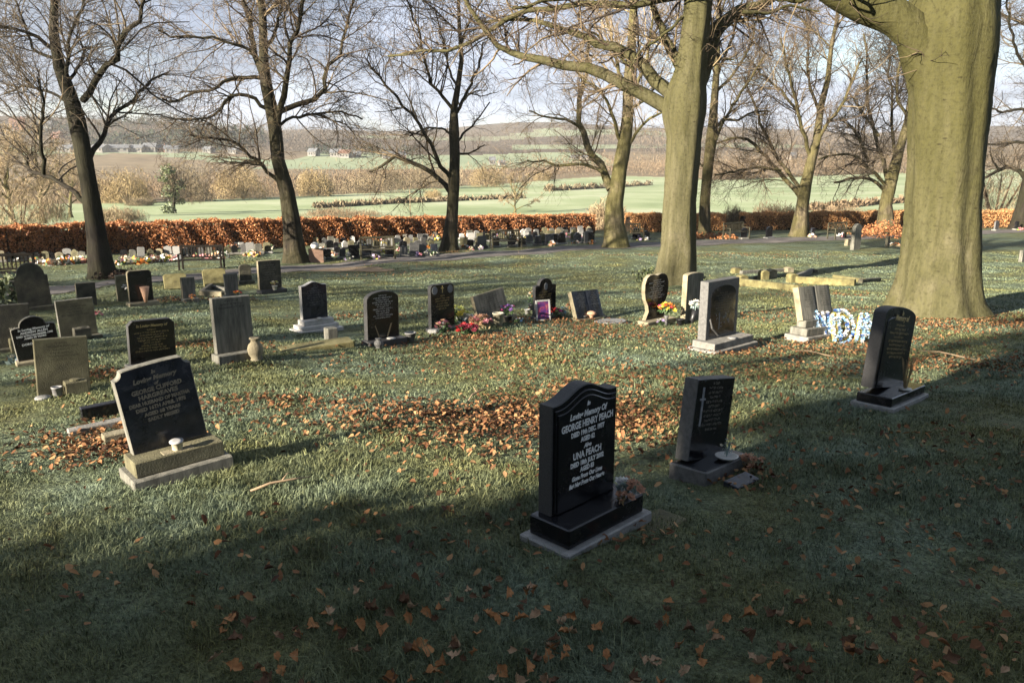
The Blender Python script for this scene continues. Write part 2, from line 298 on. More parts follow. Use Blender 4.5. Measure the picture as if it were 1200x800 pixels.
mt['terracotta'] = flat('red_clay', (.4, .12, .07)); mt['bluepot'] = flat('blue_glaze', (.05, .09, .25), .3); mt['steel'] = flat('grey_steel', (.3, .3, .3), .35)
mt['pinkstone'] = flat('pink_sandstone', (.24, .15, .11), .9)
mt['sticks'] = flat('dry_sticks', (.25, .18, .11))
HAZE = 0.00022; SKYK = .05; SUNK = 5.0; EXPO = 2.25
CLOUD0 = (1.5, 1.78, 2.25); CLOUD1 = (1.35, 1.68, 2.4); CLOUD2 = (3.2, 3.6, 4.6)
# ------------------------------------------------------------------ ground sheet
def axis(segs):
    out = []
    for a, b, st in segs: out.append(np.arange(a, b, st))
    return np.concatenate(out + [[segs[-1][1]]])
YS = axis([(-55, -10, 3), (-10, 60, .5), (60, 150, 2), (150, 420, 5), (420, 900, 15), (900, 2600, 50)])
xp = axis([(0, 45, .6), (45, 120, 3), (120, 400, 10), (400, 1800, 50)]); XS = np.concatenate([-xp[::-1], xp[1:]])
def inpoly_line(line, x):   # y of a polyline at x
    return np.interp(x, [p[0] for p in line], [p[1] for p in line])
UP = [(-60, 241), (60, 239), (130, 238), (200, 236), (300, 232), (400, 228), (470, 222), (560, 217), (640, 211), (720, 206), (850, 210), (950, 205), (1070, 201), (1260, 197)]
upw = sorted([tuple(hit(u, v)[0][:2]) for u, v in UP]); 
upw = [(-900, upw[0][1] * .7)] + upw + [(900, upw[-1][1] * 1.2)]
HB = [(-90, 311), (0, 305), (130, 297), (300, 290), (400, 285), (527, 279), (693, 272), (850, 270), (1210, 266), (1290, 265)]
hedgew = [tuple(hit(u, v)[0][:2]) for u, v in HB]
hedgeg = [(-300, hedgew[0][1] - 60)] + hedgew + [(300, hedgew[-1][1] + 60)]
X, Y = np.meshgrid(XS, YS); Z = g(X, Y); ny, nx = X.shape
V = np.stack([X, Y, Z], -1).reshape(-1, 3)
i = (np.arange(ny - 1)[:, None] * nx + np.arange(nx - 1)[None]).ravel()
Q = np.stack([i, i + 1, i + 1 + nx, i + nx], -1)
cx = V[Q].mean(1); fx, fy = cx[:, 0], cx[:, 1]
mi = np.zeros(len(Q), int)
yh = inpoly_line(hedgeg, fx); yu = inpoly_line(upw, fx)
mi[fy > yh + 1.5] = 2
mi[fy > yh + 9] = 1
mi[(fy > yu)] = 2
wob = 25 * np.sin(fx / 60) + 10 * np.sin(fx / 23)
mi[(fy > 520 + wob) & (fy < 560 + wob) & (fx < -120)] = 4
mi[(fy > 470 + wob) & (fy < 640 + wob) & (fx > -150) & (fx < 70)] = 4
mi[(fy > 700 + wob) & (fy < 820) & (fx > 0) & (fx < 260)] = 4
mi[(fy > 640 + wob)] = np.where(mi[(fy > 640 + wob)] == 4, 4, 3)
mi[(fy > 1000 + 2 * wob) & (fy < 1130 + 2 * wob) & (np.abs(fx - 60) < 260)] = 4
me = from_arrays('ground', V, Q, smooth=True, qmat=mi)
for k in ('lawn', 'field', 'rough', 'woodfloor', 'farfield'): me.materials.append(mt[k])
tag(link('ground', me), 'frosted sloping cemetery lawn running down to pasture and hills', kind='structure')
# ------------------------------------------------------------------ path
def ribbon(name, pts, w0, w1, m, lift, label):
    P = [hit(u, v)[0] for u, v in pts]
    t = np.linspace(0, len(P) - 1, 120); P = np.array(P)
    C = np.stack([np.interp(t, np.arange(len(P)), P[:, k]) for k in (0, 1)], 1)
    for _ in range(6): C[1:-1] = (C[:-2] + 2 * C[1:-1] + C[2:]) / 4
    T = np.gradient(C, axis=0); T /= np.linalg.norm(T, axis=1, keepdims=True); Nn = np.stack([-T[:, 1], T[:, 0]], 1)
    rows = []
    for k, s in enumerate(np.linspace(-1, 1, 9)):
        jit = .12 * np.sin(np.arange(120) * 1.7 + k) * (abs(s) > .9)
        XY = C + Nn * ((s * np.linspace(w0, w1, 120)) / 2 + jit)[:, None]
        rows.append(np.concatenate([XY, (g(XY[:, 0], XY[:, 1]) + lift)[:, None]], 1))
    V = np.array(rows); n = 120
    i = (np.arange(8)[:, None] * n + np.arange(n - 1)[None]).ravel(); Q = np.stack([i, i + 1, i + 1 + n, i + n], -1)
    return tag(link(name, from_arrays(name, V, Q, smooth=True), m), label, kind='structure')
PATHPX = [(-160, 362), (-40, 350), (56, 340), (140, 331), (198, 326), (267, 320), (330, 316), (380, 312), (480, 304), (600, 296), (700, 290), (800, 286), (900, 282), (1000, 278), (1150, 272), (1320, 266)]
ribbon('path', PATHPX, 1.7, 2.6, mt['path'], .012, 'narrow grey asphalt path curving across the cemetery')
pc = np.array([hit(u, v)[0] for u, v in PATHPX])
def pathdist(x, y):
    d = np.full(np.shape(x), 1e9)
    for a, b in zip(pc[:-1], pc[1:]):
        ab = b[:2] - a[:2]; t = np.clip(((x - a[0]) * ab[0] + (y - a[1]) * ab[1]) / (ab @ ab), 0, 1)
        d = np.minimum(d, np.hypot(x - a[0] - t * ab[0], y - a[1] - t * ab[1]))
    return d
def patch(name, u, v, rx, ry, m, label):
    c, _ = hit(u, v); n = 28; rr = random.Random(u)
    vs = [(c[0], c[1], gz(c[0], c[1]) + .02)]
    for k in range(n):
        a = 2 * math.pi * k / n; q = 1 + .25 * math.sin(3 * a + u) + .12 * rr.uniform(-1, 1)
        x = c[0] + rx * q * math.cos(a); y = c[1] + ry * q * math.sin(a); vs.append((x, y, gz(x, y) + .018))
    me = from_arrays(name, vs, None, [(0, 1 + k, 1 + (k + 1) % n) for k in range(n)], True); return tag(link(name, me, m), label, kind='structure')
patch('bare_earth', 418, 317, 1.5, .8, mt['sand'], 'sandy bare patch beside the path below the leaning tree')
# ------------------------------------------------------------------ leaf litter map (pixel centre, radius x m, radius y m, count)
LIT = [(700, 492, 1.1, 1.0, 1500), (600, 492, 1.0, .8, 700), (520, 500, .9, .7, 420), (470, 480, 1.2, .5, 330), (400, 492, .8, .5, 220), (650, 395, 1.2, .6, 420), (545, 398, 1.0, .7, 520), (585, 410, 1.3, .7, 420), (520, 430, 2.2, 1.3, 420), (640, 440, 2.0, 1.4, 420), (740, 455, 1.2, 1.2, 420), (690, 385, 1.2, .8, 260),
       (130, 525, .6, .5, 600), (118, 440, .9, .35, 350), (255, 405, 1.2, .5, 260), (140, 505, .5, .4, 300), (300, 470, 1.0, .4, 160), (265, 480, .8, .5, 90),
       (430, 372, 1.4, .8, 350), (640, 376, 1.6, .7, 500), (205, 352, .6, .6, 260), (262, 352, .8, .6, 260), (790, 395, 1.3, .7, 260), (870, 415, 1.2, .8, 400), (985, 408, 1.3, .7, 420), (1100, 382, 2.2, 1.2, 1500), (1165, 378, 1.5, 1.0, 800), (1020, 400, 1.5, .8, 350), (1100, 425, 1.6, .7, 450), (1150, 430, 1.6, .8, 350), (940, 440, 1.6, .8, 350), (960, 345, 1.6, .8, 300), (900, 335, 1.4, .6, 350), (1010, 365, 1.6, .6, 260), (905, 372, 1.5, .8, 260), (780, 300, 6, .8, 900), (900, 300, 6, 1.1, 900), (470, 322, 3.2, 1.0, 600), (560, 312, 4, .8, 500), (860, 560, .35, .3, 90), (730, 625, .3, .25, 60), (800, 345, 1.2, .7, 250), (527, 296, .8, .6, 200),
       (1060, 540, 1.0, .8, 70), (1100, 640, .9, .7, 60), (1130, 760, .6, .4, 40), (1060, 740, .5, .4, 36), (560, 740, .8, .5, 40), (620, 760, .6, .4, 26), (1000, 700, .9, .7, 50), (1150, 600, 1, .9, 60), (900, 760, .5, .4, 22), (760, 700, .8, .6, 24), (420, 690, .8, .6, 40), (480, 620, .9, .5, 60), (300, 640, 1.2, .6, 60), (980, 600, .7, .4, 40), (40, 520, .9, .6, 60), (600, 540, 1.2, .8, 170), (1170, 520, 1.2, 1.0, 140)]
lp = []
for u, v, rx, ry, n in LIT:
    c, _ = hit(u, v); n = int(n * (.75 if rx > 1.9 else 1.2 if v < 530 else 1.1)); rx *= 1.12; ry *= 1.15
    q = RNG.normal(0, .5, (n, 2)); lp.append(np.stack([c[0] + q[:, 0] * rx, c[1] + q[:, 1] * ry], 1))
n = 4200; y = 2 + 32 * RNG.random(n) ** 1.2; x = (RNG.random(n) * 2 - 1) * (.75 * y + 1); keep = (np.sin(x * .9 + 1.3 * np.sin(y * .5)) + np.sin(y * 1.1 + x * .4) + 1.1 * np.sin(2.3 * x + 1.1 * y) * np.sin(2.7 * y - .8 * x) + RNG.normal(0, .6, n)) > .75
lp.append(np.stack([x, y], 1)[keep])
lp = np.concatenate(lp); lp = lp[(lp[:, 1] > 1.2)]
order = np.argsort(np.hypot(lp[:, 0], lp[:, 1])); lp = lp[order]
NEAR = 240; vis = np.abs(lp[:, 0]) < .72 * lp[:, 1] + .2
nearidx = np.where(vis)[0][:NEAR]; rest = np.setdiff1d(np.arange(len(lp)), nearidx); near = lp[nearidx]; lp = lp[rest]
def leaf_cloud(P, size, name, m, lift, tilt=.5):
    """folded six-point leaves lying at P"""
    n = len(P); a = RNG.random(n) * 6.283; s = size * (.55 + .8 * RNG.random(n))
    out = np.array([(-.5, 0, 0), (-.18, -.3, .10), (.22, -.24, .12), (.55, 0, .03), (.22, .24, .12), (-.18, .3, .10)])
    V = out[None] * s[:, None, None]; V[:, :, 2] *= (RNG.random((n, 1)) * 5 - 1.2)
    rx = RNG.normal(0, tilt, n); ry = RNG.normal(0, tilt, n)
    z = V[:, :, 2] + V[:, :, 1] * np.sin(rx)[:, None] + V[:, :, 0] * np.sin(ry)[:, None]
    xx = V[:, :, 0] * np.cos(a)[:, None] - V[:, :, 1] * np.sin(a)[:, None]; yy = V[:, :, 0] * np.sin(a)[:, None] + V[:, :, 1] * np.cos(a)[:, None]
    W = np.stack([xx + P[:, :1], yy + P[:, 1:2], z + (g(P[:, 0], P[:, 1]) + lift * (.5 + RNG.random(n)))[:, None]], -1)
    b = np.arange(n)[:, None] * 6
    Q = np.concatenate([b + np.array([[0, 1, 2, 3]]), b + np.array([[0, 3, 4, 5]])])
    return link(name, from_arrays(name, W.reshape(-1, 3), Q), m)
farm = np.hypot(lp[:, 0], lp[:, 1])
tag(leaf_cloud(lp, .042, 'fallen_leaves', mt['leaf'], .03), 'brown dead leaves drifted over the frosty grass', kind='stuff')
# nearest leaves, one object each
def big_leaf(seed):
    rr = random.Random(seed); mb = MB(); n = 9; prof = [.0, .13, .25, .33, .36, .33, .25, .13, .0]; L = 1.0
    cu = rr.uniform(-.9, 1.4); fo = rr.uniform(.1, 1.1); tw = rr.uniform(-.9, .9); rows = []
    for k in range(n):
        t = k / (n - 1); x = (t - .5) * L; z = cu * (t - .5) ** 2 + .05; w = prof[k] * (1 + .2 * rr.uniform(-1, 1)) + .004; wl = w * rr.uniform(.55, 1.25); wr = w * rr.uniform(.55, 1.25); z += rr.uniform(-.04, .04); q1 = rr.uniform(-.08, .12); q2 = rr.uniform(-.08, .12)
        c = math.cos(tw * (t - .5)); s = math.sin(tw * (t - .5))
        xo = rr.uniform(-.06, .06); rows.append([(x + xo, -wl * c, z + fo * wl * 1.3 - wl * s + q1), (x, -wl * .5, z + fo * wl * .35), (x, 0, z), (x, wr * .5, z + fo * wr * .35), (x - xo, wr * c, z + fo * wr * 1.3 + wr * s + q2)])
    vs = [p for r in rows for p in r]
    fs = [[k * 5 + j, k * 5 + j + 1, k * 5 + 6 + j, k * 5 + 5 + j] for k in range(n - 1) for j in range(4)]
    mb.add(vs, fs); mb.tube([(-.5 * L, 0, cu * .25 + .05), (-.72 * L, .03, cu * .25 + .03)], [.012, .008], 4)
    me = bpy.data.meshes.new('fallen_leaf'); me.from_pydata(mb.v, [], mb.f); me.polygons.foreach_set('use_smooth', np.ones(len(me.polygons), bool)); return me
leafmats = [M('dead_leaf_tan', [(.3, (.26, .16, .09)), (.7, (.42, .29, .18))], 3, .75, .4, 40, spec=.3), M('dead_leaf_rust', [(.3, (.24, .10, .035)), (.7, (.42, .20, .075))], 3, .75, .4, 40, spec=.3), M('dead_leaf_umber', [(.3, (.09, .045, .025)), (.7, (.2, .11, .06))], 3, .75, .4, 40, spec=.3)]
LM = []
for k in range(18):
    me = big_leaf(k); me.materials.append(leafmats[k % 3]); LM.append(me)
LW = ['curled pale tan dead leaf lying in the shaded foreground grass', 'rust brown dead leaf lying in the shaded foreground grass', 'dark umber dead leaf lying in the shaded foreground grass']
LG = ['pale tan leaves in the foreground', 'rust brown leaves in the foreground', 'dark umber leaves in the foreground']
for k, (x, y) in enumerate(near):
    q = random.choice([0, 1, 1, 2, 2]) + 3 * random.randrange(6); o = link('fallen_leaf', LM[q], None, None, (x, y, gz(x, y) + .028 + random.random() * .02), (random.gauss(0, .45), random.gauss(0, .45), random.random() * 6.28))
    s = random.uniform(.036, .075); o.scale = (s, s, s); tag(o, LW[q % 3], 'dead leaf', LG[q % 3])
# ------------------------------------------------------------------ grass blades
def blades():
    out = []
    for y0, y1, dens, w, h in ((1.3, 3.2, 9000, .0032, .042), (3.2, 5.5, 6000, .0042, .036), (5.5, 9, 3000, .0062, .031), (9, 15, 1250, .010, .028), (15, 24, 450, .017, .026), (24, 38, 170, .028, .025)):
        hw = .70 * y1 + .4; n = int((y1 - y0) * 2 * hw * dens * .92); y = y0 + (y1 - y0) * RNG.random(n); x = (RNG.random(n) * 2 - 1) * hw
        k = np.abs(x) < .70 * y + .4; x, y = x[k], y[k]
        cl = np.sin(x * 5.1 + 2 * np.sin(y * 3.3)) * np.sin(y * 4.7 + x * 1.9) + .6 * np.sin(x * 1.3 + y * .7)
        hh = h * (.5 + .8 * RNG.random(len(x))) * (1 + .35 * cl)
        tall = RNG.random(len(x)) < .015; hh[tall] *= 2.1
        k = pathdist(x, y) > (1.05 if y0 < 22 else 1.25); k &= hh > .012
        out.append((x[k], y[k], hh[k], np.full(k.sum(), w)))
    x, y, h, w = [np.concatenate([o[j] for o in out]) for j in range(4)]
    n = len(x); a = RNG.random(n) * 6.283; dx, dy = np.cos(a), np.sin(a); la = a + RNG.normal(1.57, .6, n); lean = h * (.35 + .9 * RNG.random(n)); lx, ly = np.cos(la) * lean, np.sin(la) * lean
    w = w * (.6 + .8 * RNG.random(n)); z = g(x, y) - .004
    P = lambda k, s, hz: np.stack([x + lx * k + s * dx * w, y + ly * k + s * dy * w, z + h * hz], -1)
    V = np.stack([P(0, -.5, 0), P(0, .5, 0), P(.3, -.42, .6), P(.3, .42, .6), P(1, 0, .92)], 1)
    b = np.arange(n) * 5
    return from_arrays('grass', V.reshape(-1, 3), np.stack([b, b + 1, b + 3, b + 2], -1), np.stack([b + 2, b + 3, b + 4], -1))
tag(link('grass', blades(), mt['blade']), 'short frosted winter grass over the cemetery lawn', 'grass', kind='stuff')
# ------------------------------------------------------------------ trees
def resample(P, Rd, K):
    P = np.asarray(P, float); Rd = np.asarray(Rd, float)
    d = np.concatenate([[0], np.cumsum(np.linalg.norm(np.diff(P, axis=0), axis=1))]); t = np.linspace(0, d[-1], K)
    # Catmull style smoothing by dense linear + averaging
    t2 = np.linspace(0, d[-1], K * 4); Q = np.stack([np.interp(t2, d, P[:, k]) for k in range(3)], 1)
    for _ in range(2): Q[1:-1] = (Q[:-2] + 2 * Q[1:-1] + Q[2:]) / 4
    q = np.linspace(0, len(Q) - 1, K)
    return np.stack([np.interp(q, np.arange(len(Q)), Q[:, k]) for k in range(3)], 1), np.interp(t, d, Rd)
def kids(par, prad, n, ln, ang, up, wig, K, rr, rng, tmin=.12, rmax=9, droop=0, rmin=.004):
    N, K0, _ = par.shape
    L = np.linalg.norm(np.diff(par, axis=1), axis=2).sum(1); pr = L / L.sum()
    idx = rng.choice(N, n, p=pr); t = tmin + (1 - tmin) * rng.random(n); f = t * (K0 - 1); i0 = np.minimum(f.astype(int), K0 - 2); fr = f - i0
    A, B = par[idx, i0], par[idx, i0 + 1]; st = A + (B - A) * fr[:, None]; T = B - A; T /= np.linalg.norm(T, axis=1, keepdims=True) + 1e-9
    r = prad[idx, i0] * (1 - fr) + prad[idx, i0 + 1] * fr
    q = rng.normal(0, 1, (n, 3)); q -= (q * T).sum(1, keepdims=True) * T; q /= np.linalg.norm(q, axis=1, keepdims=True) + 1e-9
    an = ang * (.6 + .8 * rng.random(n)); d = T * np.cos(an)[:, None] + q * np.sin(an)[:, None]; d[:, 2] += up; d /= np.linalg.norm(d, axis=1, keepdims=True)
    length = (ln[0] + (ln[1] - ln[0]) * rng.random(n)) * (1.15 - .5 * t)
    P = np.zeros((n, K, 3)); P[:, 0] = st; step = length / (K - 1)
    for k in range(1, K):
        P[:, k] = P[:, k - 1] + d * step[:, None]
        d = d + rng.normal(0, wig, (n, 3)); d[:, 2] += droop; d /= np.linalg.norm(d, axis=1, keepdims=True)
    r0 = np.clip(r * rr, rmin, rmax); Rd = r0[:, None] * np.linspace(1, .4, K)[None]; Rd = np.maximum(Rd, rmin * .7)
    return P, Rd
def trunk(pts, rad, sides, seed, flare=0, lobes=5, rough=.05):
    P, Rd = resample(pts, rad, 90); rng = np.random.default_rng(seed)
    V, Q = tubes(P[None], Rd[None], sides); V = V.reshape(90, sides, 3)
    a = np.arange(sides) * 2 * math.pi / sides; h = np.linspace(0, 1, 90)[:, None]
    ph = rng.random(6) * 6.28
    k = rough * (np.sin(lobes * a + ph[0] + 2 * h) * ((.5 if flare > .2 else .35) + 1.6 * np.exp(-h * 9)) + .5 * np.sin((lobes + 3) * a + ph[1] + 5 * h) + .35 * np.sin(2 * a + ph[2] + 9 * h) + .25 * np.sin(a * 3 + 22 * h + ph[3]) + .35 * np.sin(a * 2 + 41 * h + ph[4]) * np.sin(17 * h + ph[5]) + rng.normal(0, .15, (90, sides)))
    if flare:
        hh = P[:, 2:3] - P[0, 2]; k = k + flare * np.exp(-hh / .38) * np.maximum(0, np.cos(lobes * a + 1.1 * np.sin(2 * a + ph[0]) + ph[1])) ** 1.5 - .25 * flare * np.exp(-hh / .9) * np.maximum(0, -np.cos(lobes * a + 1.1 * np.sin(2 * a + ph[0]) + ph[1]))
    V = P[:, None] + (V - P[:, None]) * (1 + k)[..., None]
    return V.reshape(-1, 3), Q
def tree(name, label, u, v, path, limbs, bark, twig, seed, cat='tree', n1=90, n2=700, n3=3400, dd=.45, sides=20, lobes=5, rough=.05, top=None, droop=0., twr=.006, l1=(1.2, 3.8), l2=(.6, 2.0), l3=(.3, 1.1), topn=3, toplen=(3, 6), limb_r=1.0, up1=.15, tm=.15, flare=.12, group='bare trees standing in the cemetery'):
    rng = np.random.default_rng(seed); base, zc = hit(u, v)
    T = thing(name, label, cat, base, group=group); bx = np.array(base)
    pts = []; rad = []
    for k, (pu, pv, w) in enumerate(path):
        p, t = at_y(pu, pv, base[1]); pts.append(p); rad.append(w / 2 * t / F * (.95 if k > 1 else 1))
    pts[0] = pts[0] - np.array([0, 0, .25])
    V, Q = trunk(np.array(pts) - bx, rad, sides, seed, flare, lobes, rough)
    me = from_arrays('trunk', V, Q, smooth=True); link('trunk', me, bark, T)
    PL = []; PR = []
    for lm in limbs:
        w0, w1, px = lm; s = rng.choice([-1, 1]); q = []
        for k, (pu, pv) in enumerate(px):
            lat = math.hypot(pu - px[0][0], pv - px[0][1]) * zc / F
            q.append(at_y(pu, pv, base[1] + s * lat * dd * rng.uniform(.7, 1))[0])
        q = np.array(q) - bx; ends = q[-1]
        P, Rr = resample(q, np.linspace(w0, w1, len(q)) / 2 * zc / F * limb_r * .95, 14)
        P[1:-1] += rng.normal(0, .02 * np.linalg.norm(P[-1] - P[0]) / 3, (12, 3))
        PL.append(P); PR.append(np.maximum(Rr, .012))
    tp = np.array(pts[-1]) - bx; pp, pr = resample(np.array(pts[-4:]) - bx, rad[-4:], 14)
    for k in range(topn):          # crown above the frame
        d = np.array([math.cos(k * 2.4 + seed), math.sin(k * 2.4 + seed), .7 + .5 * rng.random()]); d /= np.linalg.norm(d)
        L = rng.uniform(*toplen); st = pp[rng.integers(4, 14)]; q = [st]; dcur = d
        for _ in range(5): q.append(q[-1] + dcur * L / 5); dcur = dcur + rng.normal(0, .18, 3) + np.array([0, 0, .06]); dcur /= np.linalg.norm(dcur)
        P, Rr = resample(q, np.linspace(max(rad[-1] * .8, .05), .02, 6), 14); PL.append(P); PR.append(Rr)
    for P, Rr in zip(PL, PR):
        V, Q = tubes(P[None], Rr[None], 8); link('limb', from_arrays('limb', V, Q, smooth=True), bark, T)
    PL.append(pp); PR.append(pr); A = np.array(PL); B = np.array(PR)
    n1 = int(n1 * 1.5); n2 = int(n2 * 1.6); n3 = int(n3 * 2.0); twr *= .72
    P1, R1 = kids(A, B, n1, l1, .9, up1, .16, 8, .5, rng, tm, .04, droop * .3, .010)
    P2, R2 = kids(np.concatenate([P1, resample_all(A, 8)]), np.concatenate([R1, B[:, np.linspace(0, 13, 8).astype(int)]]), n2, l2, .85, .1, .27, 6, .55, rng, .1, .016, droop, .0075)
    P3, R3 = kids(P2, R2, n3, l3, .8, .05, .33, 5, .6, rng, .1, .01, droop, twr)
    VV = []; QQ = []; b = 0
    for P, Rr, sd in ((P1, R1, 5), (P2, R2, 3), (P3, R3, 3)):
        V, Q = tubes(P, Rr, sd); VV.append(V); QQ.append(Q + b); b += len(V)
    link('crown', from_arrays('crown', np.concatenate(VV), np.concatenate(QQ), smooth=True), twig, T)
    return T
def resample_all(A, K): return A[:, np.linspace(0, A.shape[1] - 1, K).round().astype(int)]
K_ = mt
tree('bare_tree', 'dark bare tree at the left with a kinked low bough, shaded trunk', 122, 326,
     [(122, 330, 44), (120, 318, 30), (114, 280, 23), (108, 240, 21), (104, 215, 19), (97, 175, 19), (90, 140, 20), (82, 112, 17), (70, 80, 14), (63, 40, 11), (64, 0, 9), (66, -60, 7), (70, -140, 4)],
     [(8, 3, [(97, 118), (110, 100), (120, 80), (137, 65), (144, 42), (160, 32), (166, 15), (172, -5), (180, -40)]), (7, 2, [(105, 185), (110, 172), (122, 160), (130, 137), (152, 122), (172, 97), (197, 85)]), (5, 2, [(62, 58), (48, 46), (33, 38), (0, 30), (-30, 24)]), (6, 3, [(100, 238), (84, 222), (69, 213), (52, 204), (33, 202), (31, 186), (38, 178)]), (5, 2, [(51, 204), (48, 169), (49, 140), (51, 116), (44, 90)]), (5, 2, [(76, 95), (80, 70), (82, 42), (97, 10), (100, -20)]), (4, 2, [(78, 100), (95, 75), (100, 55), (115, 57)]), (4, 2, [(85, 125), (60, 108), (30, 100), (5, 110)]), (4, 2, [(68, 70), (40, 60), (25, 20), (10, -20)])],
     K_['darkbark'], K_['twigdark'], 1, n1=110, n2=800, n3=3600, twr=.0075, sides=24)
tree('bare_tree', 'tall leaning bare tree with pale drooping twigs beside the pinkish headstone', 345, 307,
     [(347, 310, 40), (345, 296, 26), (342, 264, 22), (336, 224, 19), (326, 188, 16), (323, 156, 16), (318, 128, 15), (312, 100, 14), (309, 70, 11), (308, 24, 9), (306, -5, 9), (304, -80, 6)],
     [(8, 4, [(312, 100), (302, 76), (296, 50), (294, 32), (286, 0), (280, -60)]), (8, 3, [(325, 145), (332, 122), (334, 100), (337, 78), (342, 56), (354, 16), (360, -10), (366, -60)]), (7, 2.5, [(319, 142), (334, 127), (350, 123), (366, 116), (382, 104), (381, 90), (378, 80), (386, 72), (400, 64), (404, 32), (416, 0), (420, -30)]), (5, 2, [(308, 92), (298, 91), (280, 91), (266, 94), (250, 104), (228, 108), (206, 120), (190, 116)]), (5, 2, [(314, 128), (304, 124), (297, 113), (290, 110), (278, 112), (270, 112), (262, 124), (250, 136), (238, 142), (220, 138), (202, 140)]), (5, 2, [(328, 214), (318, 206), (306, 190), (298, 186), (278, 168), (264, 163), (250, 162), (222, 158)]), (4, 2, [(300, 65), (290, 58), (270, 50), (250, 44), (202, 44), (186, 36)]), (5, 2, [(310, 60), (322, 40), (330, 10), (335, -30)]), (4, 2, [(322, 150), (338, 139), (360, 135), (395, 130), (425, 140)])],
     K_['midbark'], K_['twigbrown'], 2, n1=130, n2=900, n3=4400, droop=-.12, twr=.0085, sides=24)
tree('bare_tree', 'slender bare tree with a low bough forking left, standing beside the path', 527, 293,
     [(526, 298, 30), (527, 285, 19), (530, 252, 14), (532, 217, 14), (533, 186, 13), (532, 155, 13), (532, 128, 9), (536, 105, 7), (541, 70, 5.5), (538, 23, 4.5), (536, -40, 3)],
     [(7, 3, [(527, 224), (523, 217), (505, 201), (481, 190), (462, 182), (454, 192), (433, 201)]), (6, 2, [(531, 214), (521, 198), (512, 186), (503, 163), (489, 143), (470, 120), (443, 89), (430, 70)]), (5, 2, [(533, 140), (538, 126), (551, 100), (561, 78), (566, 50)]), (4.5, 2, [(532, 130), (518, 112), (505, 100), (497, 66), (489, 31), (477, 0)]), (3.5, 1.5, [(534, 170), (544, 155), (555, 147), (574, 120)]), (3, 1.5, [(531, 160), (520, 150), (500, 150), (480, 160)]), (3, 1.5, [(536, 105), (525, 80), (520, 50), (510, 10)]), (3, 1.5, [(534, 180), (550, 180), (568, 170)])],
     K_['midbark'], K_['twigbrown'], 3, n1=75, n2=480, n3=2300, twr=.009, topn=3)
tree('bare_tree', 'pale barked bare tree forking in two just left of the big central beech', 721, 290,
     [(721, 294, 38), (722, 284, 29), (720, 262, 24), (720, 240, 22), (724, 215, 19), (726, 200, 18), (732, 168, 17), (736, 136, 14), (736, 100, 13), (740, 60, 11), (742, 20, 10), (744, -20, 9), (746, -80, 6)],
     [(11, 4, [(716, 222), (708, 204), (700, 188), (690, 172), (684, 160), (676, 124), (682, 105), (688, 88), (690, 50)]), (4.5, 2, [(706, 202), (694, 195), (680, 192), (656, 196), (640, 188), (632, 190), (618, 188)]), (4, 2, [(734, 176), (748, 152), (760, 140), (776, 132), (800, 128)]), (4.5, 2, [(728, 168), (720, 140), (712, 120), (698, 100), (688, 96), (670, 80)]), (4, 1.5, [(682, 150), (665, 140), (640, 138), (620, 130)]), (5, 2, [(738, 110), (752, 88), (760, 60), (765, 20)]), (5, 2, [(736, 110), (724, 80), (716, 40), (705, 0)]), (4, 2, [(738, 80), (720, 60), (700, 40), (670, 30)]), (4, 2, [(735, 130), (752, 120), (770, 100)])],
     K_['palebark'], K_['twigpale'], 4, n1=70, n2=480, n3=2400, twr=.009, sides=24)
tree('beech_tree', 'large smooth grey beech trunk in the middle with a bulging fork', 791, 331,
     [(789, 338, 74), (791, 330, 60), (792, 318, 47), (795, 290, 41), (796, 240, 37), (799, 200, 38), (802, 160, 41), (802, 132, 52), (804, 112, 50), (809, 86, 38), (812, 60, 34), (817, 20, 34), (820, -10, 34), (822, -60, 28), (824, -150, 22), (824, -260, 15)],
     [(18, 4, [(798, 136), (776, 120), (754, 109), (732, 101), (697, 82), (670, 75), (645, 72), (620, 66), (603, 60), (575, 47), (550, 10), (540, -10)]), (18, 3, [(800, 122), (781, 104), (764, 91), (750, 73), (736, 63), (704, 51), (690, 44), (676, 38), (645, 26), (610, 21), (568, 26)]), (9, 3, [(806, -6), (780, 2), (750, 5), (697, 9), (645, 10), (606, 14), (582, 30), (566, 44), (550, 56), (519, 63), (494, 61), (455, 66)]), (13, 5, [(804, 104), (792, 68), (778, 40), (770, 20), (764, 4), (758, -30)]), (24, 8, [(812, 118), (822, 84), (831, 56), (838, 36), (852, 22), (868, 16), (885, 8), (905, -4), (930, -14)]), (5, 2, [(824, 96), (833, 80), (845, 69), (860, 70)]), (7, 3, [(812, 0), (770, -14), (720, -20), (660, 0), (600, 10)]), (5, 2, [(870, 14), (900, 16), (930, 6), (960, 14)]), (4, 1.5, [(800, 20), (780, 40), (750, 60), (735, 85)])],
     K_['beech'], K_['twigbrown'], 5, n1=130, n2=700, n3=2600, sides=56, lobes=6, flare=.3, rough=.06, twr=.006, dd=.35, up1=.02, l1=(.8, 2.4), l2=(.4, 1.3), topn=4)
tree('bare_tree', 'bare tree behind the big central beech with leaves heaped at its foot', 825, 278,
     [(825, 281, 24), (825, 272, 15), (826, 232, 12), (830, 192, 12), (834, 160, 13), (836, 132, 10), (840, 80, 7.5), (842, 24, 5.5), (845, -40, 4)],
     [(4.5, 2, [(834, 176), (838, 164), (856, 128), (868, 108), (880, 92), (896, 64)]), (4, 2, [(834, 160), (846, 140), (862, 142), (880, 132), (900, 130)]), (4, 2, [(840, 90), (852, 60), (862, 30), (870, 0)]), (4, 2, [(838, 110), (858, 90), (876, 60), (888, 20)]), (3, 1.5, [(829, 200), (818, 190), (812, 180)])],
     K_['tanbark'], K_['twigbrown'], 6, n1=55, n2=380, n3=1900, twr=.0095)
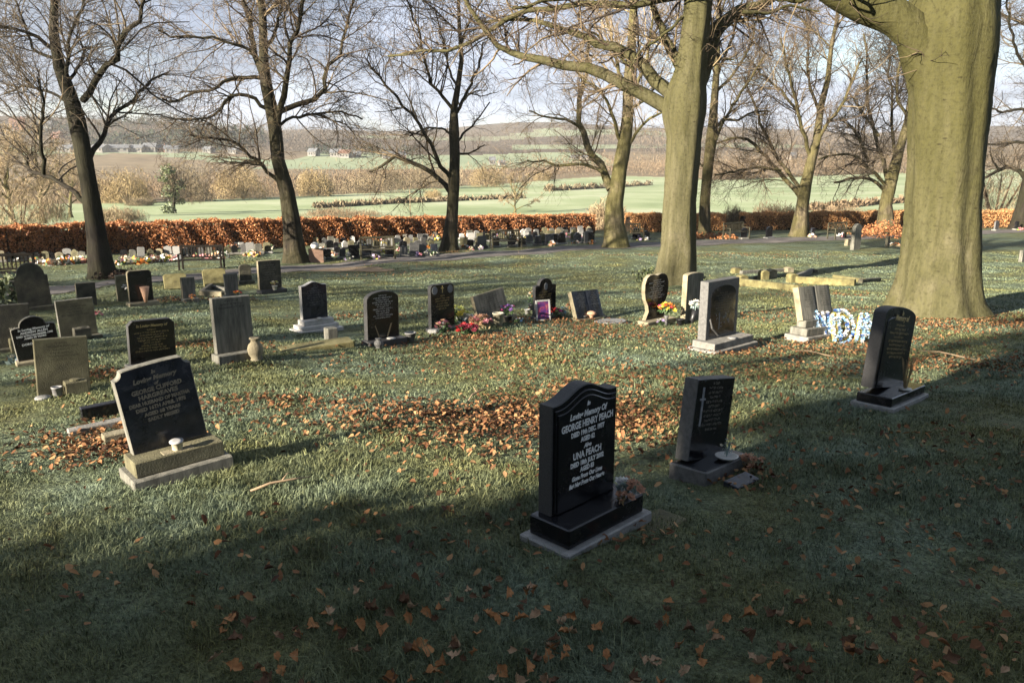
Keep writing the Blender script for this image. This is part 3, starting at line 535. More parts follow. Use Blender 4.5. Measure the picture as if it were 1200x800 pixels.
tree('bare_tree', 'spreading bare tree with a low fork, right of the central beech', 936, 277,
     [(935, 281, 30), (937, 272, 21), (940, 244, 15), (944, 217, 14), (950, 191, 12), (957, 165, 10), (962, 124, 8), (970, 94, 6.5), (974, 56, 5), (981, 22, 4), (985, -30, 3)],
     [(7, 2, [(939, 232), (934, 225), (921, 210), (902, 187), (880, 165), (861, 161), (840, 168)]), (5.5, 2, [(941, 228), (925, 206), (906, 176), (891, 142), (880, 112), (872, 90)]), (5, 2, [(949, 182), (940, 150), (931, 112), (921, 75), (914, 45)]), (5, 2, [(952, 184), (966, 150), (989, 120), (1000, 94), (1011, 68)]), (3.5, 1.5, [(915, 200), (890, 196), (865, 200), (838, 205)]), (3.5, 1.5, [(934, 130), (915, 105), (890, 85), (872, 60)]), (4, 1.5, [(960, 130), (948, 100), (946, 60), (950, 10)])],
     K_['tanbark'], K_['twigbrown'], 7, n1=130, n2=900, n3=4400, twr=.0095)
tree('bare_tree', 'dark bare tree close left of the giant beech, leaf mound at its foot', 1039, 271,
     [(1037, 275, 30), (1038, 266, 21), (1038, 240, 15), (1043, 217, 15), (1049, 195, 13), (1056, 169, 10), (1064, 142, 9), (1069, 105, 7), (1075, 50, 5), (1078, -20, 3)],
     [(5, 2.5, [(1038, 226), (1033, 220), (1022, 210), (1007, 208), (990, 211), (977, 214)]), (4.5, 2, [(1040, 220), (1026, 205), (1015, 195), (1007, 184), (985, 180), (959, 187)]), (6, 2, [(1041, 215), (1037, 205), (1034, 180), (1022, 150), (1015, 112), (1017, 75), (1012, 40)]), (4.5, 2, [(1046, 205), (1049, 169), (1045, 131), (1041, 86), (1045, 45)]), (4, 1.5, [(1018, 190), (1010, 170), (1000, 150), (985, 140)]), (4, 1.5, [(1064, 140), (1050, 110), (1058, 60), (1056, 20)]), (3.5, 1.5, [(1030, 160), (1010, 130), (995, 110)])],
     K_['tanbark'], K_['twigdark'], 8, n1=120, n2=900, n3=4200, twr=.009)
tree('beech_tree', 'giant smooth beech trunk at the right with green algae and buttressed foot', 1098, 370,
     [(1096, 380, 126), (1096, 371, 117), (1097, 356, 104), (1100, 330, 93), (1103, 296, 84), (1106, 240, 80), (1109, 190, 83), (1112, 140, 88), (1114, 100, 92), (1114, 60, 102), (1114, 30, 108), (1118, 0, 100), (1126, -60, 88), (1130, -160, 70), (1130, -320, 46)],
     [(60, 18, [(1114, 170), (1110, 130), (1096, 92), (1078, 56), (1054, 28), (1030, 10), (1004, -2), (975, -12), (930, -30), (860, -50), (780, -60)]), (40, 24, [(1138, 60), (1150, 20), (1162, -20), (1180, -90), (1210, -180)]), (9, 4, [(975, -10), (930, 2), (905, -5), (880, -20)])],
     K_['beechgreen'], K_['twigbrown'], 9, n1=26, n2=160, n3=500, sides=80, lobes=7, flare=.32, rough=.05, dd=.03, tm=.45, twr=.005, up1=.2, topn=7, toplen=(5, 9))
tree('bare_tree', 'dark bare tree at the right edge with a long bough reaching left', 1197, 268,
     [(1194, 272, 34), (1196, 262, 22), (1200, 240, 17), (1208, 205, 16), (1213, 150, 14), (1215, 60, 10), (1216, -40, 6)],
     [(6, 2.5, [(1206, 216), (1196, 201), (1182, 195), (1170, 200), (1157, 207), (1148, 212)]), (4, 2, [(1212, 168), (1190, 166), (1170, 170), (1150, 168)]), (4, 2, [(1213, 130), (1195, 128), (1175, 132), (1158, 126)]), (4, 2, [(1214, 90), (1195, 70), (1185, 40), (1180, 0)]), (3, 1.5, [(1172, 200), (1164, 190), (1160, 178)])],
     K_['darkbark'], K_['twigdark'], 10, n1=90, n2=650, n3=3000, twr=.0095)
# generic bare tree for the avenue left of the frame and the meadow
def free_tree(name, label, base, H, spread, bark, twig, seed, r=.3, nl=9, n1=80, n2=600, n3=2600, twr=.009, low=.25, group=None, cat='tree'):
    rng = np.random.default_rng(seed); base = np.array([base[0], base[1], gz(base[0], base[1]) - .1]); T = thing(name, label, cat, base, group=group)
    n = 8; q = np.zeros((n, 3)); q[:, 2] = np.linspace(0, H * .62, n); q[1:, :2] = np.cumsum(rng.normal(0, H * .012, (n - 1, 2)), 0)
    V, Q = trunk(q, np.linspace(r, r * .35, n) * np.array([1.35] + [1] * (n - 1)), 12, seed); link('trunk', from_arrays('trunk', V, Q, smooth=True), bark, T)
    PL = []; PR = []
    for k in range(nl):
        t = low + (1 - low) * (k + .5) / nl; z = t * H * .6; st = np.array([np.interp(z, q[:, 2], q[:, 0]), np.interp(z, q[:, 2], q[:, 1]), z]); a = k * 2.4 + seed
        d = np.array([math.cos(a), math.sin(a), .35 + 1.1 * t]); d /= np.linalg.norm(d); L = spread * (1.05 - .35 * t) * rng.uniform(.8, 1.2); pts = [st]
        for _ in range(5): pts.append(pts[-1] + d * L / 5); d = d + rng.normal(0, .17, 3) + np.array([0, 0, .07]); d /= np.linalg.norm(d)
        P, Rr = resample(pts, np.linspace(r * .45, r * .08, 6), 14); PL.append(P); PR.append(Rr)
        V, Q = tubes(P[None], Rr[None], 6); link('limb', from_arrays('limb', V, Q, smooth=True), bark, T)
    A = np.array(PL); B = np.array(PR); sc = H / 14
    P1, R1 = kids(A, B, n1, (1.2 * sc, 3.2 * sc), .8, .15, .16, 6, .5, rng, .2, .05 * sc, 0, twr * 1.5)
    P2, R2 = kids(P1, R1, n2, (.6 * sc, 1.7 * sc), .8, .1, .2, 5, .55, rng, .1, .03, 0, twr * 1.2)
    P3, R3 = kids(P2, R2, n3, (.3 * sc, .9 * sc), .8, .05, .24, 4, .6, rng, .1, .012, 0, twr)
    VV = []; QQ = []; b = 0
    for P, Rr in ((P1, R1), (P2, R2), (P3, R3)):
        V, Q = tubes(P, Rr, 3); VV.append(V); QQ.append(Q + b); b += len(V)
    link('crown', from_arrays('crown', np.concatenate(VV), np.concatenate(QQ), smooth=True), twig, T); return T
# ------------------------------------------------------------------ flake masses (leaves, twig sprays)
def flakes(C, size, asp, rng, up=0.0, fold=True):
    """quads of length size at centres C, random facing; up>0 stands them upright"""
    n = len(C); d = rng.normal(0, 1, (n, 3)); d[:, 2] = np.abs(d[:, 2]) + up * 2.5; d /= np.linalg.norm(d, axis=1, keepdims=True)
    q = rng.normal(0, 1, (n, 3)); w = np.cross(d, q); w /= np.linalg.norm(w, axis=1, keepdims=True) + 1e-9
    s = (size * (.5 + rng.random(n)))[:, None]; d = d * s; w = w * s * asp
    V = np.stack([C - d * .5, C + w * .5 + d * .05, C + d * .5, C - w * .5 + d * .05], 1); b = np.arange(n)[:, None] * 4
    return V.reshape(-1, 3), b + np.arange(4)[None]
def dome(n, c, r, rng, shell=.55):
    """points in a lumpy half ellipsoid"""
    d = rng.normal(0, 1, (n, 3)); d[:, 2] = np.abs(d[:, 2]); d /= np.linalg.norm(d, axis=1, keepdims=True)
    k = shell + (1 - shell) * rng.random(n) ** .5
    ph = rng.random(4) * 6.28; az = np.arctan2(d[:, 1], d[:, 0]); k = k * (1 + .14 * np.sin(3 * az + ph[0]) + .12 * np.sin(5 * az + 4 * d[:, 2] + ph[1]) + .1 * np.sin(7 * d[:, 2] + ph[2]))
    return np.array(c) + d * k[:, None] * np.array(r)
def mass(name, parts, m, parent=None, loc=(0, 0, 0)):
    VV = []; QQ = []; b = 0
    for V, Q in parts: VV.append(V); QQ.append(Q + b); b += len(V)
    return link(name, from_arrays(name, np.concatenate(VV), np.concatenate(QQ)), m, parent, loc)
# ------------------------------------------------------------------ trees left of and behind the viewpoint (unseen, they cast the shade)
H2 = np.array([.766, .643]); N2 = np.array([-.643, .766])
def sp(s, p): return s * H2 + p * N2
def evergreen(s, p, H, rad, seed, label):
    rng = np.random.default_rng(seed); x, y = sp(s, p); b = (x, y, gz(x, y) - .1); T = thing('evergreen_tree', label, 'tree', b, group='evergreens behind the viewpoint')
    V, Q = trunk(np.array([[0, 0, 0], [.1, 0, H * .4], [.05, .1, H * .9]]), [.35, .25, .05], 10, seed); link('trunk', from_arrays('trunk', V, Q, smooth=True), mt['darkbark'], T)
    parts = []
    for k in range(20 if p > 3 else 60):
        z = .6 + (H - 1) * rng.random(); a = rng.random() * 6.28; rr = rad * (1 - .72 * (z / H) ** 1.8) * rng.uniform(.35, .88)
        c = (rr * math.cos(a), rr * math.sin(a), z - .5); s_ = rng.uniform(.8, 1.5); parts.append(flakes(dome(105 if p > 3 else 190, c, (s_, s_, s_ * .8), rng, .3), .34, .6, rng))
    mass('crown', parts, mt['evergreen'], T)
for k, (s, p, H, r) in enumerate([(-23, .7, 14, 3.8), (-29, .6, 16, 4.2), (-18.5, -.8, 13, 3.6), (-25, 3.1, 15, 3.2), (-33, -1, 17, 4.6), (-13, 1.2, 8, 2.4), (-25, -3, 16, 4.4), (-19, -7, 15, 4.6), (-30, -9, 16, 4.8), (-14, -12, 14, 4.4), (-36, -.2, 17, 4.3), (-12, -3.5, 12, 3.6), (-12, -18, 13, 4.6), (-27, -16, 15, 4.6), (-6, -8, 13, 4.2)]):  # several are added to close light gaps and block sky over the foreground
    evergreen(s, p, H, r, 40 + k, 'unseen dense dark evergreen tree behind the viewpoint, placed to shade the foreground lawn')
for k, (s, p, H, sprd, tw) in enumerate([(-30, 11.5, 15, 5, .008), (-26, 19, 16, 6, .009), (-20, 26, 14, 5, .010)]):
    x, y = sp(s, p); free_tree('bare_tree', 'tall bare tree of the avenue standing left of the view', (x, y), H, sprd, mt['midbark'], mt['twigbrown'], 60 + k, .38, 11, 90, 700, 2600, tw, group='avenue trees left of the view')
# ------------------------------------------------------------------ beech hedges
def hedge(pa, height, width, n, m, name, label, seed, part='leaves', lump=.09):
    rng = np.random.default_rng(seed); P = np.array([hit(u, v)[0][:2] for u, v in pa]); t = np.linspace(0, len(P) - 1, 80)
    C = np.stack([np.interp(t, np.arange(len(P)), P[:, k]) for k in (0, 1)], 1); hs = np.interp(np.linspace(0, 1, 80), np.linspace(0, 1, len(height)), height)
    T = np.gradient(C, axis=0); T /= np.linalg.norm(T, axis=1, keepdims=True); Nn = np.stack([-T[:, 1], T[:, 0]], 1); o = (C[0][0], C[0][1], gz(*C[0]))
    root = thing(name, label, 'hedge', o); o = np.array(o)
    rows = []
    for a, zf in ((-.5, 0), (-.46, .7), (-.3, .9), (0, .94), (.3, .9), (.46, .7), (.5, 0)):
        xy = C + Nn * (a * width * .8); z = g(xy[:, 0], xy[:, 1]) + hs * zf * .92 - (.1 if zf == 0 else 0); rows.append(np.concatenate([xy, z[:, None]], 1))
    V = np.array(rows).reshape(-1, 3) - o; i = (np.arange(6)[:, None] * 80 + np.arange(79)[None]).ravel(); Q = np.stack([i, i + 1, i + 81, i + 80], -1)
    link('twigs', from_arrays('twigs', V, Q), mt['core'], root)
    s = rng.random(n) * 79; i0 = s.astype(int); f = (s - i0)[:, None]; c = C[i0] * (1 - f) + C[np.minimum(i0 + 1, 79)] * f; nn = Nn[i0]; h = hs[i0]
    a = rng.random(n) * (2 + width * .8); side = np.where(a < 1, -1, np.where(a < 2, 1, 0)); zf = np.where(side == 0, .93 + .1 * rng.random(n), rng.random(n) ** .8 * .98 + .02); off = np.where(side == 0, rng.random(n) - .5, side * .5 * np.where(zf > .75, 1 - (zf - .75) * 1.1, 1))
    L = np.cumsum(np.linalg.norm(np.diff(C, axis=0), axis=1)); sl = np.interp(s, np.arange(80), np.concatenate([[0], L])); lm = lump * (np.sin(sl * 3.1 + 2 * zf) + .7 * np.sin(sl * 7.3 + 5 * zf + 1) + .6 * np.sin(sl * 1.3))
    xy = c + nn * (off * width + np.sign(off) * lm * .8 + rng.normal(0, .05, n))[:, None]; z = g(xy[:, 0], xy[:, 1]) + h * zf * (1 + .5 * lm / 1.3 * (side == 0)) + rng.normal(0, .035, n)
    mass(part, [flakes(np.concatenate([xy, z[:, None]], 1) - o, .098, .62, rng, .15)], m, root)
hedge(HB[:7], [1.45, 1.45, 1.42, 1.40, 1.34, 1.22, 1.12], 1.1, 95000, mt['copper'], 'beech_hedge', 'long clipped copper brown beech hedge along the left and middle of the cemetery edge', 3)
hedge([(735, 272), (790, 271), (847, 270)], [1.15, 1.1], 1.0, 18000, mt['amber'], 'beech_hedge', 'short amber beech hedge either side of the central trunk', 4)
hedge([(869, 269.5), (1000, 268), (1130, 267), (1290, 265)], [1.1, 1.15, 1.15, 1.2], 1.0, 54000, mt['amber'], 'beech_hedge', 'bright amber beech hedge at the right behind the path benches', 5)
# ------------------------------------------------------------------ bare scrub and bushes beyond the hedge
def px_size(u, v): p, t = hit(u, v); return p, t / F
def bush(name, label, u, v, wpx, hpx, m, n, size, seed, asp=.16, up=.4, shell=.4, cat='bush', group=None):
    rng = np.random.default_rng(seed); p, s = px_size(u, v); T = thing(name, label, cat, p, group=group); w = wpx * s / 2; h = hpx * s
    parts = [flakes(dome(n, (0, 0, 0), (w, w * .8, h), rng, shell), size, asp, rng, up)]
    for k in range(5):
        a = rng.random() * 6.28; parts.append(flakes(dome(n // 8, (w * .6 * math.cos(a), w * .5 * math.sin(a), h * rng.uniform(0, .5)), (w * .4, w * .4, h * .55), rng, .2), size, asp, rng, up))
    mass('branches', parts, m, T); st = MB()
    for k in range(5):
        a = k * 1.3 + seed; st.tube([(0, 0, -.2), (w * .2 * math.cos(a), w * .2 * math.sin(a), h * .3), (w * .45 * math.cos(a), w * .45 * math.sin(a), h * .75)], [.03 * h, .02 * h, .008 * h], 5)
    st.build('stems', mt['twigbrown'], T); return T
BU = [('rounded golden willow bush at the left, edge of the pasture', 150, 238, 62, 38, 'scrub_gold'), ('rounded golden willow bush beyond the pasture, left of the leaning tree', 285, 233, 66, 37, 'scrub_gold'), ('grey-green bare bush between two golden willow bushes', 222, 236, 58, 42, 'scrub_grey'),
      ('pale tan bare bush just right of the leaning tree', 372, 230, 44, 32, 'scrub_gold'), ('dark grey bare thicket across the pasture left of the slender tree', 440, 226, 74, 30, 'scrub_grey'), ('tan bare bush across the pasture behind the slender tree', 500, 221, 60, 28, 'scrub_grey'),
      ('tan bare bush at the pasture edge right of the slender tree', 570, 219, 46, 24, 'scrub_gold'), ('small orange bush at the pasture edge above the spreading bare tree', 635, 212, 24, 12, 'scrub_gold'), ('small round tan bush standing alone in the pasture', 508, 235, 22, 13, 'scrub_gold'),
      ('dark grey bush low at the left pasture edge', 165, 241, 34, 10, 'scrub_grey'), ('reddish bare thicket behind the left golden willow', 118, 236, 60, 32, 'scrub_pink'), ('pale brown bare bush beside the pasture at the right', 845, 211, 60, 18, 'scrub_pink'), ('brown bare bush high at the right, between two dark trees', 985, 204, 70, 20, 'scrub_pink'), ('pinkish bare bush behind the giant beech at the right', 1060, 203, 66, 26, 'scrub_pink')]
for k, (lb, u, v, w, h, m) in enumerate(BU): bush('bare_bush', lb, u, v, w, h, mt[m], 5200, .06 * h * px_size(u, v)[1] + .12, 100 + k, .13, .25)
NB = [('tangled pale bramble bush filling the gap between the two hedges', 712, 268, 52, 30, 'twigpale'), ('low bramble bush in the hedge gap right of the central beech', 858, 268, 30, 22, 'twigpale'), ('bare bramble mound behind the amber hedge left of the spreading tree', 905, 262, 60, 22, 'scrub_pink'), ('bare bramble mound behind the amber hedge at the dark tree', 990, 258, 70, 16, 'scrub_pink'), ('big tangled straw coloured bush behind the hedge at the right edge', 1165, 262, 110, 72, 'twigpale'), ('straw coloured bare bush behind the hedge at the far left', 25, 268, 110, 46, 'twigpale'), ('low tan bush behind the hedge under the left kinked tree', 140, 260, 60, 18, 'twigpale'), ('low pinkish weeds behind the copper hedge in the middle', 400, 254, 120, 9, 'scrub_pink')]
for k, (lb, u, v, w, h, m) in enumerate(NB): bush('bramble_bush', lb, u, v, w, h, mt[m], 2600, .5, 130 + k, .05, .3, .25)
for k, (lb, pts, hp, m, n) in enumerate([('dark low field hedge crossing the pasture at the right of the spreading tree', [(640, 224), (700, 221), (762, 217)], 6, 'scrub_grey', 2600), ('thin low field hedge crossing the pasture in the middle', [(370, 244), (450, 239), (545, 235)], 5, 'scrub_grey', 2600), ('brown field hedge along the top of the right hand pasture', [(835, 211), (900, 209), (1010, 204)], 9, 'scrub_pink', 3000), ('thin field hedge running right from the small round bush', [(545, 235), (590, 233), (610, 232)], 4, 'scrub_grey', 900), ('tan weedy bank sloping up behind the amber hedge', [(950, 247), (1010, 241), (1075, 236)], 7, 'scrub_pink', 2200)]):
    rng = np.random.default_rng(160 + k); P = np.array([hit(u, v)[0] for u, v in pts]); t = rng.random(n) * (len(pts) - 1); C = np.stack([np.interp(t, np.arange(len(P)), P[:, j]) for j in range(3)], 1); s = px_size(*pts[1])[1]; C[:, :2] += rng.normal(0, .5, (n, 2)); C[:, 2] = g(C[:, 0], C[:, 1]) + rng.random(n) ** 1.3 * hp * s * (.7 + .4 * np.sin(t * 23)); o = P[0]
    r_ = thing('field_hedge', lb, 'hedge', o); mass('twigs', [flakes(C - o, .9, .3, rng, .3)], mt[m], r_)
# trees in the meadow
p, _ = hit(603, 249); free_tree('bare_tree', 'low spreading pale bare tree in the pasture behind the middle hedge', p, 5.2, 5.2, mt['palebark'], mt['twigpale'], 201, .16, 11, 90, 600, 2600, .016, .1)
for k, (u, v, H, lb) in enumerate([(52, 262, 9, 'pale yellowish bare tree behind the hedge at the left edge'), (18, 265, 7, 'leftmost pale bare tree behind the hedge'), (84, 255, 8.5, 'pale bare tree behind the dark kinked tree')]):
    p, _ = hit(u, v); free_tree('bare_tree', lb, p, H, 3.4, mt['palebark'], mt['twigpale'], 210 + k, .2, 10, 80, 600, 2400, .014, .2)
p, s = px_size(205, 250); iv = free_tree('ivy_clad_tree', 'small ivy clad tree with green crown in the pasture behind the left bench', p, 8, 3, mt['midbark'], mt['twigbrown'], 220, .2, 8, 60, 300, 1200, .014)
rng = np.random.default_rng(5); mass('ivy', [flakes(dome(240, (rng.normal(0, .6), rng.normal(0, .6), z), (r * 1.2, r * 1.2, 1.3), rng, .15), .26, .7, rng) for z, r in ((.2, .8), (1.2, .9), (2.2, 1.1), (3.2, 1.2), (4.2, 1.1), (5.2, .7))], mt['ivy'], iv)
# wide bands of thicket and far woods (uncountable)
def band(name, label, pts, hpx, depth, n, m, size, seed, asp=.14, up=.5, clump=9):
    rng = np.random.default_rng(seed); P = np.array([hit(u, v)[0] for u, v in pts]); nc = n // 40
    t = rng.random(nc) * (len(P) - 1); B = np.stack([np.interp(t, np.arange(len(P)), P[:, j]) for j in (0, 1)], 1); B[:, 1] += rng.random(nc) * depth; B[:, 0] += B[:, 0] / np.maximum(B[:, 1], 1) * 0
    parts = []
    for k in range(nc):
        z = gz(*B[k]); s = B[k][1] / F; h = hpx * s * rng.uniform(.5, 1.1); w = h * rng.uniform(.5, 1.2)
        parts.append(flakes(dome(40, (B[k][0], B[k][1], z), (w, w, h), rng, .3), size * h, asp, rng, up))
    return tag(mass(name, parts, m), label, kind='stuff')
band('bare_thicket', 'pinkish brown bare thicket along the far side of the pasture', [(-60, 238), (130, 236), (330, 229), (480, 220)], 26, 70, 24000, mt['scrub_pink'], .15, 301)
band('bare_thicket', 'tan and grey bare thicket beyond the pasture in the middle and right', [(300, 230), (480, 220), (640, 209), (740, 204)], 21, 90, 20000, mt['scrub_pink'], .15, 302)
band('bare_thicket', 'brown bare scrub beyond the right hand pasture', [(760, 207), (850, 208), (950, 204), (1080, 200), (1260, 196)], 18, 140, 22000, mt['scrub_pink'], .15, 303)
band('grey_thicket', 'grey bare thicket low along the pasture edge', [(320, 230), (430, 227), (540, 218)], 20, 30, 5000, mt['scrub_grey'], .22, 304)
band('distant_wood', 'bare brown woodland on the far valley side at the left', [(-80, 184), (100, 183), (260, 183), (330, 183)], 18, 320, 24000, mt['wood'], .15, 305)
band('distant_wood', 'bare brown woodland on the far valley side behind the middle trees', [(330, 183), (470, 185), (600, 180), (760, 180)], 11, 560, 34000, mt['wood'], .17, 306)
band('distant_wood', 'bare brown woodland on the far valley side at the right', [(760, 184), (900, 190), (1080, 190), (1280, 188)], 22, 380, 26000, mt['wood'], .17, 307)
band('distant_wood', 'bare woodland along the skyline ridge', [(-250, 158), (300, 157), (700, 158), (1350, 158)], 7, 350, 22000, mt['wood'], .25, 308)
band('distant_conifers', 'dark evergreen trees among the far houses at the left', [(60, 178), (160, 176), (230, 174), (260, 178)], 15, 130, 4600, mt['conifer'], .3, 309, .5)
band('distant_conifers', 'dark evergreen trees on the left hillside', [(-60, 168), (20, 164), (100, 160), (170, 168)], 12, 200, 2200, mt['conifer'], .3, 310, .5)
band('distant_conifers', 'dark evergreen trees among the far houses in the middle', [(335, 183), (400, 184), (480, 185)], 9, 90, 1800, mt['conifer'], .3, 311, .5)
band('distant_wood', 'dark bare woodland covering the hillside at the far left', [(-120, 176), (0, 172), (110, 170), (220, 174)], 14, 260, 16000, mt['wood'], .15, 312)
band('distant_conifers', 'dark evergreen belt behind the far houses at the left', [(90, 172), (180, 170), (265, 172)], 11, 60, 3600, mt['conifer'], .3, 313, .5)
# far houses: one mesh each, walls, gabled roof, chimney, windows
def house(u, v, wpx, hpx, wall, roof, label, seed, name='house', yaw=None):
    p, s = px_size(u, v); rr = random.Random(seed); w = wpx * s; h = hpx * s * .55; rh = hpx * s * .45; d = w * .7; mb = MB()
    mb.cur = 0; x = w / 2; y = d / 2
    mb.add([(-x, -y, -1), (x, -y, -1), (x, y, -1), (-x, y, -1), (-x, -y, h), (x, -y, h), (x, y, h), (-x, y, h), (-x, 0, h + rh), (x, 0, h + rh)], [[0, 1, 5, 4], [1, 2, 6, 9, 5], [2, 3, 7, 6], [3, 0, 4, 8, 7]])
    mb.cur = 1; e = .06 * w; q = .02 * w; mb.add([(-x - e, -y - e, h - .1), (x + e, -y - e, h - .1), (x + e, 0, h + rh + q), (-x - e, 0, h + rh + q), (x + e, y + e, h - .1), (-x - e, y + e, h - .1)], [[0, 1, 2, 3], [3, 2, 4, 5]])
    mb.cur = 0; mb.box(x * .5, x * .66, -.3, .5, h + rh * .5, h + rh * 1.35, .02)
    mb.cur = 2
    for k in range(3):
        a = -x + w * (.17 + .3 * k); mb.box(a, a + w * .13, -y - .05, -y + .02, h * .3, h * .8, .01)
    o = mb.build(name, [mt[wall], mt[roof], mt['window']], None, p, (0, 0, rr.uniform(-.5, .5) if yaw is None else yaw)); tag(o, label, 'house', 'far houses across the valley'); return o
HS = [(22, 152, 15, 13, 'brick', 'roofred', 'orange roofed house high on the left hillside'), (54, 150, 14, 8, 'render', 'roofgrey', 'pale grey roofed house just right of the orange roofed house'), (12, 160, 12, 8, 'render', 'roofgrey', 'pale house below the orange roofed house'), (68, 163, 12, 8, 'brick', 'roofred', 'small red roofed house left of the dark kinked trunk'),
      (78, 178, 16, 8, 'render', 'roofgrey', 'pale house just left of the dark kinked trunk'), (118, 178, 20, 8, 'render', 'roofgrey', 'wide grey roofed house just right of the dark kinked trunk'), (140, 178, 22, 8, 'render', 'roofgrey', 'wide white house, second right of the dark kinked trunk'), (160, 178, 18, 8, 'render', 'roofgrey', 'white house, third right of the dark kinked trunk'), (177, 178, 14, 10, 'render', 'roofgrey', 'gabled white house, fourth right of the dark kinked trunk'), (190, 178, 12, 8, 'brick', 'roofgrey', 'brick house, fifth right of the dark kinked trunk'), (202, 179, 14, 8, 'render', 'roofgrey', 'bright white house, sixth right of the dark kinked trunk'), (245, 179, 12, 7, 'render', 'roofgrey', 'small pale house behind the hanging twigs of the leaning tree'), (275, 180, 14, 7, 'render', 'roofgrey', 'pale house immediately left of the leaning tree'),
      (368, 183, 12, 9, 'render', 'roofgrey', 'white house right of the leaning tree, first of that group'), (394, 184, 12, 9, 'render', 'roofgrey', 'white gabled house right of the leaning tree, second of that group'), (405, 185, 14, 9, 'render', 'roofred', 'pale red roofed house in the middle of the far village'), (418, 184, 10, 7, 'render', 'roofgrey', 'small grey roofed house in the far village'), (455, 186, 13, 8, 'render', 'roofgrey', 'pale house left of the slender tree'), (470, 186, 10, 8, 'brick', 'roofgrey', 'brick house left of the slender tree'), (577, 193, 7, 9, 'render', 'roofgrey', 'narrow white house right of the slender tree'), (588, 194, 8, 6, 'render', 'roofgrey', 'small white house beside the narrow white house'), (674, 186, 9, 4, 'render', 'roofgrey', 'small white house left of the pale forked tree'), (686, 187, 11, 5, 'render', 'roofgrey', 'white house touching the pale forked tree'), (928, 187, 11, 8, 'render', 'roofgrey', 'pale house seen through the spreading tree at the right')]
for k, h in enumerate(HS): house(*h, 500 + k)
mb = MB(); p, s = px_size(481, 252); mb.tube([(0, 0, -.3), (0, 0, 30 * s)], [.05, .04], 6); tag(mb.build('pole', mt['sticks'], None, p, smooth=True), 'thin bare pole standing in the pasture left of the slender tree', 'pole')
# ------------------------------------------------------------------ headstone outlines (x, z), base line first
def arc(cx, cz, rx, rz, a0, a1, n=10): return [(cx + rx * math.cos(R(a0 + (a1 - a0) * k / n)), cz + rz * math.sin(R(a0 + (a1 - a0) * k / n))) for k in range(n + 1)]
def outline(kind, w, h):
    x = w / 2
    if kind == 'flat': top = [(x, h), (-x, h)]
    elif kind == 'slant': top = [(x, h * .985), (-x, h)]
    elif kind == 'shallow': top = arc(0, h - .09 * w, x, .09 * w, 0, 180, 14)
    elif kind == 'arch': top = arc(0, h - .22 * w, x, .22 * w, 0, 180, 18)
    elif kind == 'round': top = arc(0, h - x, x, x, 0, 180, 20)
    elif kind == 'ogee':
        d = .13 * w; top = [(x * c, h - d + d * (.5 + .5 * math.cos(math.pi * min(1, abs(c) / .88))) ** 1.0) for c in np.linspace(1, -1, 27)]
    elif kind == 'scoop':
        c = .10 * w; top = arc(x, h - .02 * w, c, c, 270, 180, 7); top = top + arc(0, h - .02 * w, x - c, .02 * w, 0, 180, 8)[1:-1] + [(-p[0], p[1]) for p in top[::-1]]
    elif kind == 'roundcorner':
        c = .14 * w; top = arc(x - c, h - c, c, c, 0, 90, 6) + arc(-x + c, h - c, c, c, 90, 180, 6)
    elif kind == 'shoulder':
        r = .30 * w; sh = h - .26 * w; top = [(x, sh - .03 * w), (x * .96, sh)] + [(x * .80, sh + .02 * w)] + arc(0, sh + .02 * w, r, .24 * w, 0, 180, 14) + [(-x * .80, sh + .02 * w), (-x * .96, sh), (-x, sh - .03 * w)]
    elif kind == 'oldarch':
        sh = h - .46 * w; top = [(x, sh - .07 * w), (x, sh), (x * .86, sh + .01 * w)] + arc(0, sh, x * .84, .46 * w, 8, 172, 16) + [(-x * .86, sh + .01 * w), (-x, sh), (-x, sh - .07 * w)]
    elif kind == 'heart':
        top = [(x * .62, h * .18), (x * .70, h * .32), (x * .92, h * .46), (x, h * .62), (x, h * .80), (x * .86, h * .93), (x * .62, h * .99), (x * .34, h * 1.0), (x * .12, h * .98), (0, h * .965)]
        return [(-x * .86, 0), (x * .86, 0)] + top + [(-p[0], p[1]) for p in top[::-1][1:]]
    elif kind == 'lancet': top = [(x, h * .72), (x * .92, h * .84), (x * .68, h * .93), (x * .3, h * .985), (0, h), (-x * .3, h * .985), (-x * .68, h * .93), (-x * .92, h * .84), (-x, h * .72)]
    elif kind == 'clipped': top = [(x, h * .9), (x * .8, h), (-x * .8, h), (-x, h * .9)]
    return [(-x, 0), (x, 0)] + top
def text_mb(mb, s, width, size, x, z, y, shear=0, bold=0):
    c = bpy.data.curves.new('t', 'FONT'); c.body = s; c.align_x = 'CENTER'; c.size = size; c.shear = shear; c.offset = bold; c.resolution_u = 2
    o = bpy.data.objects.new('t', c); COL.objects.link(o); me = bpy.data.meshes.new_from_object(o)
    if len(me.vertices):
        xs = [v.co.x for v in me.vertices]; k = min(1.25, width / max(max(xs) - min(xs), 1e-4)) if width else 1
        mb.add([(x + v.co.x * k, y, z + v.co.y) for v in me.vertices], [list(p.vertices) for p in me.polygons])
    bpy.data.objects.remove(o); bpy.data.curves.remove(c); bpy.data.meshes.remove(me)
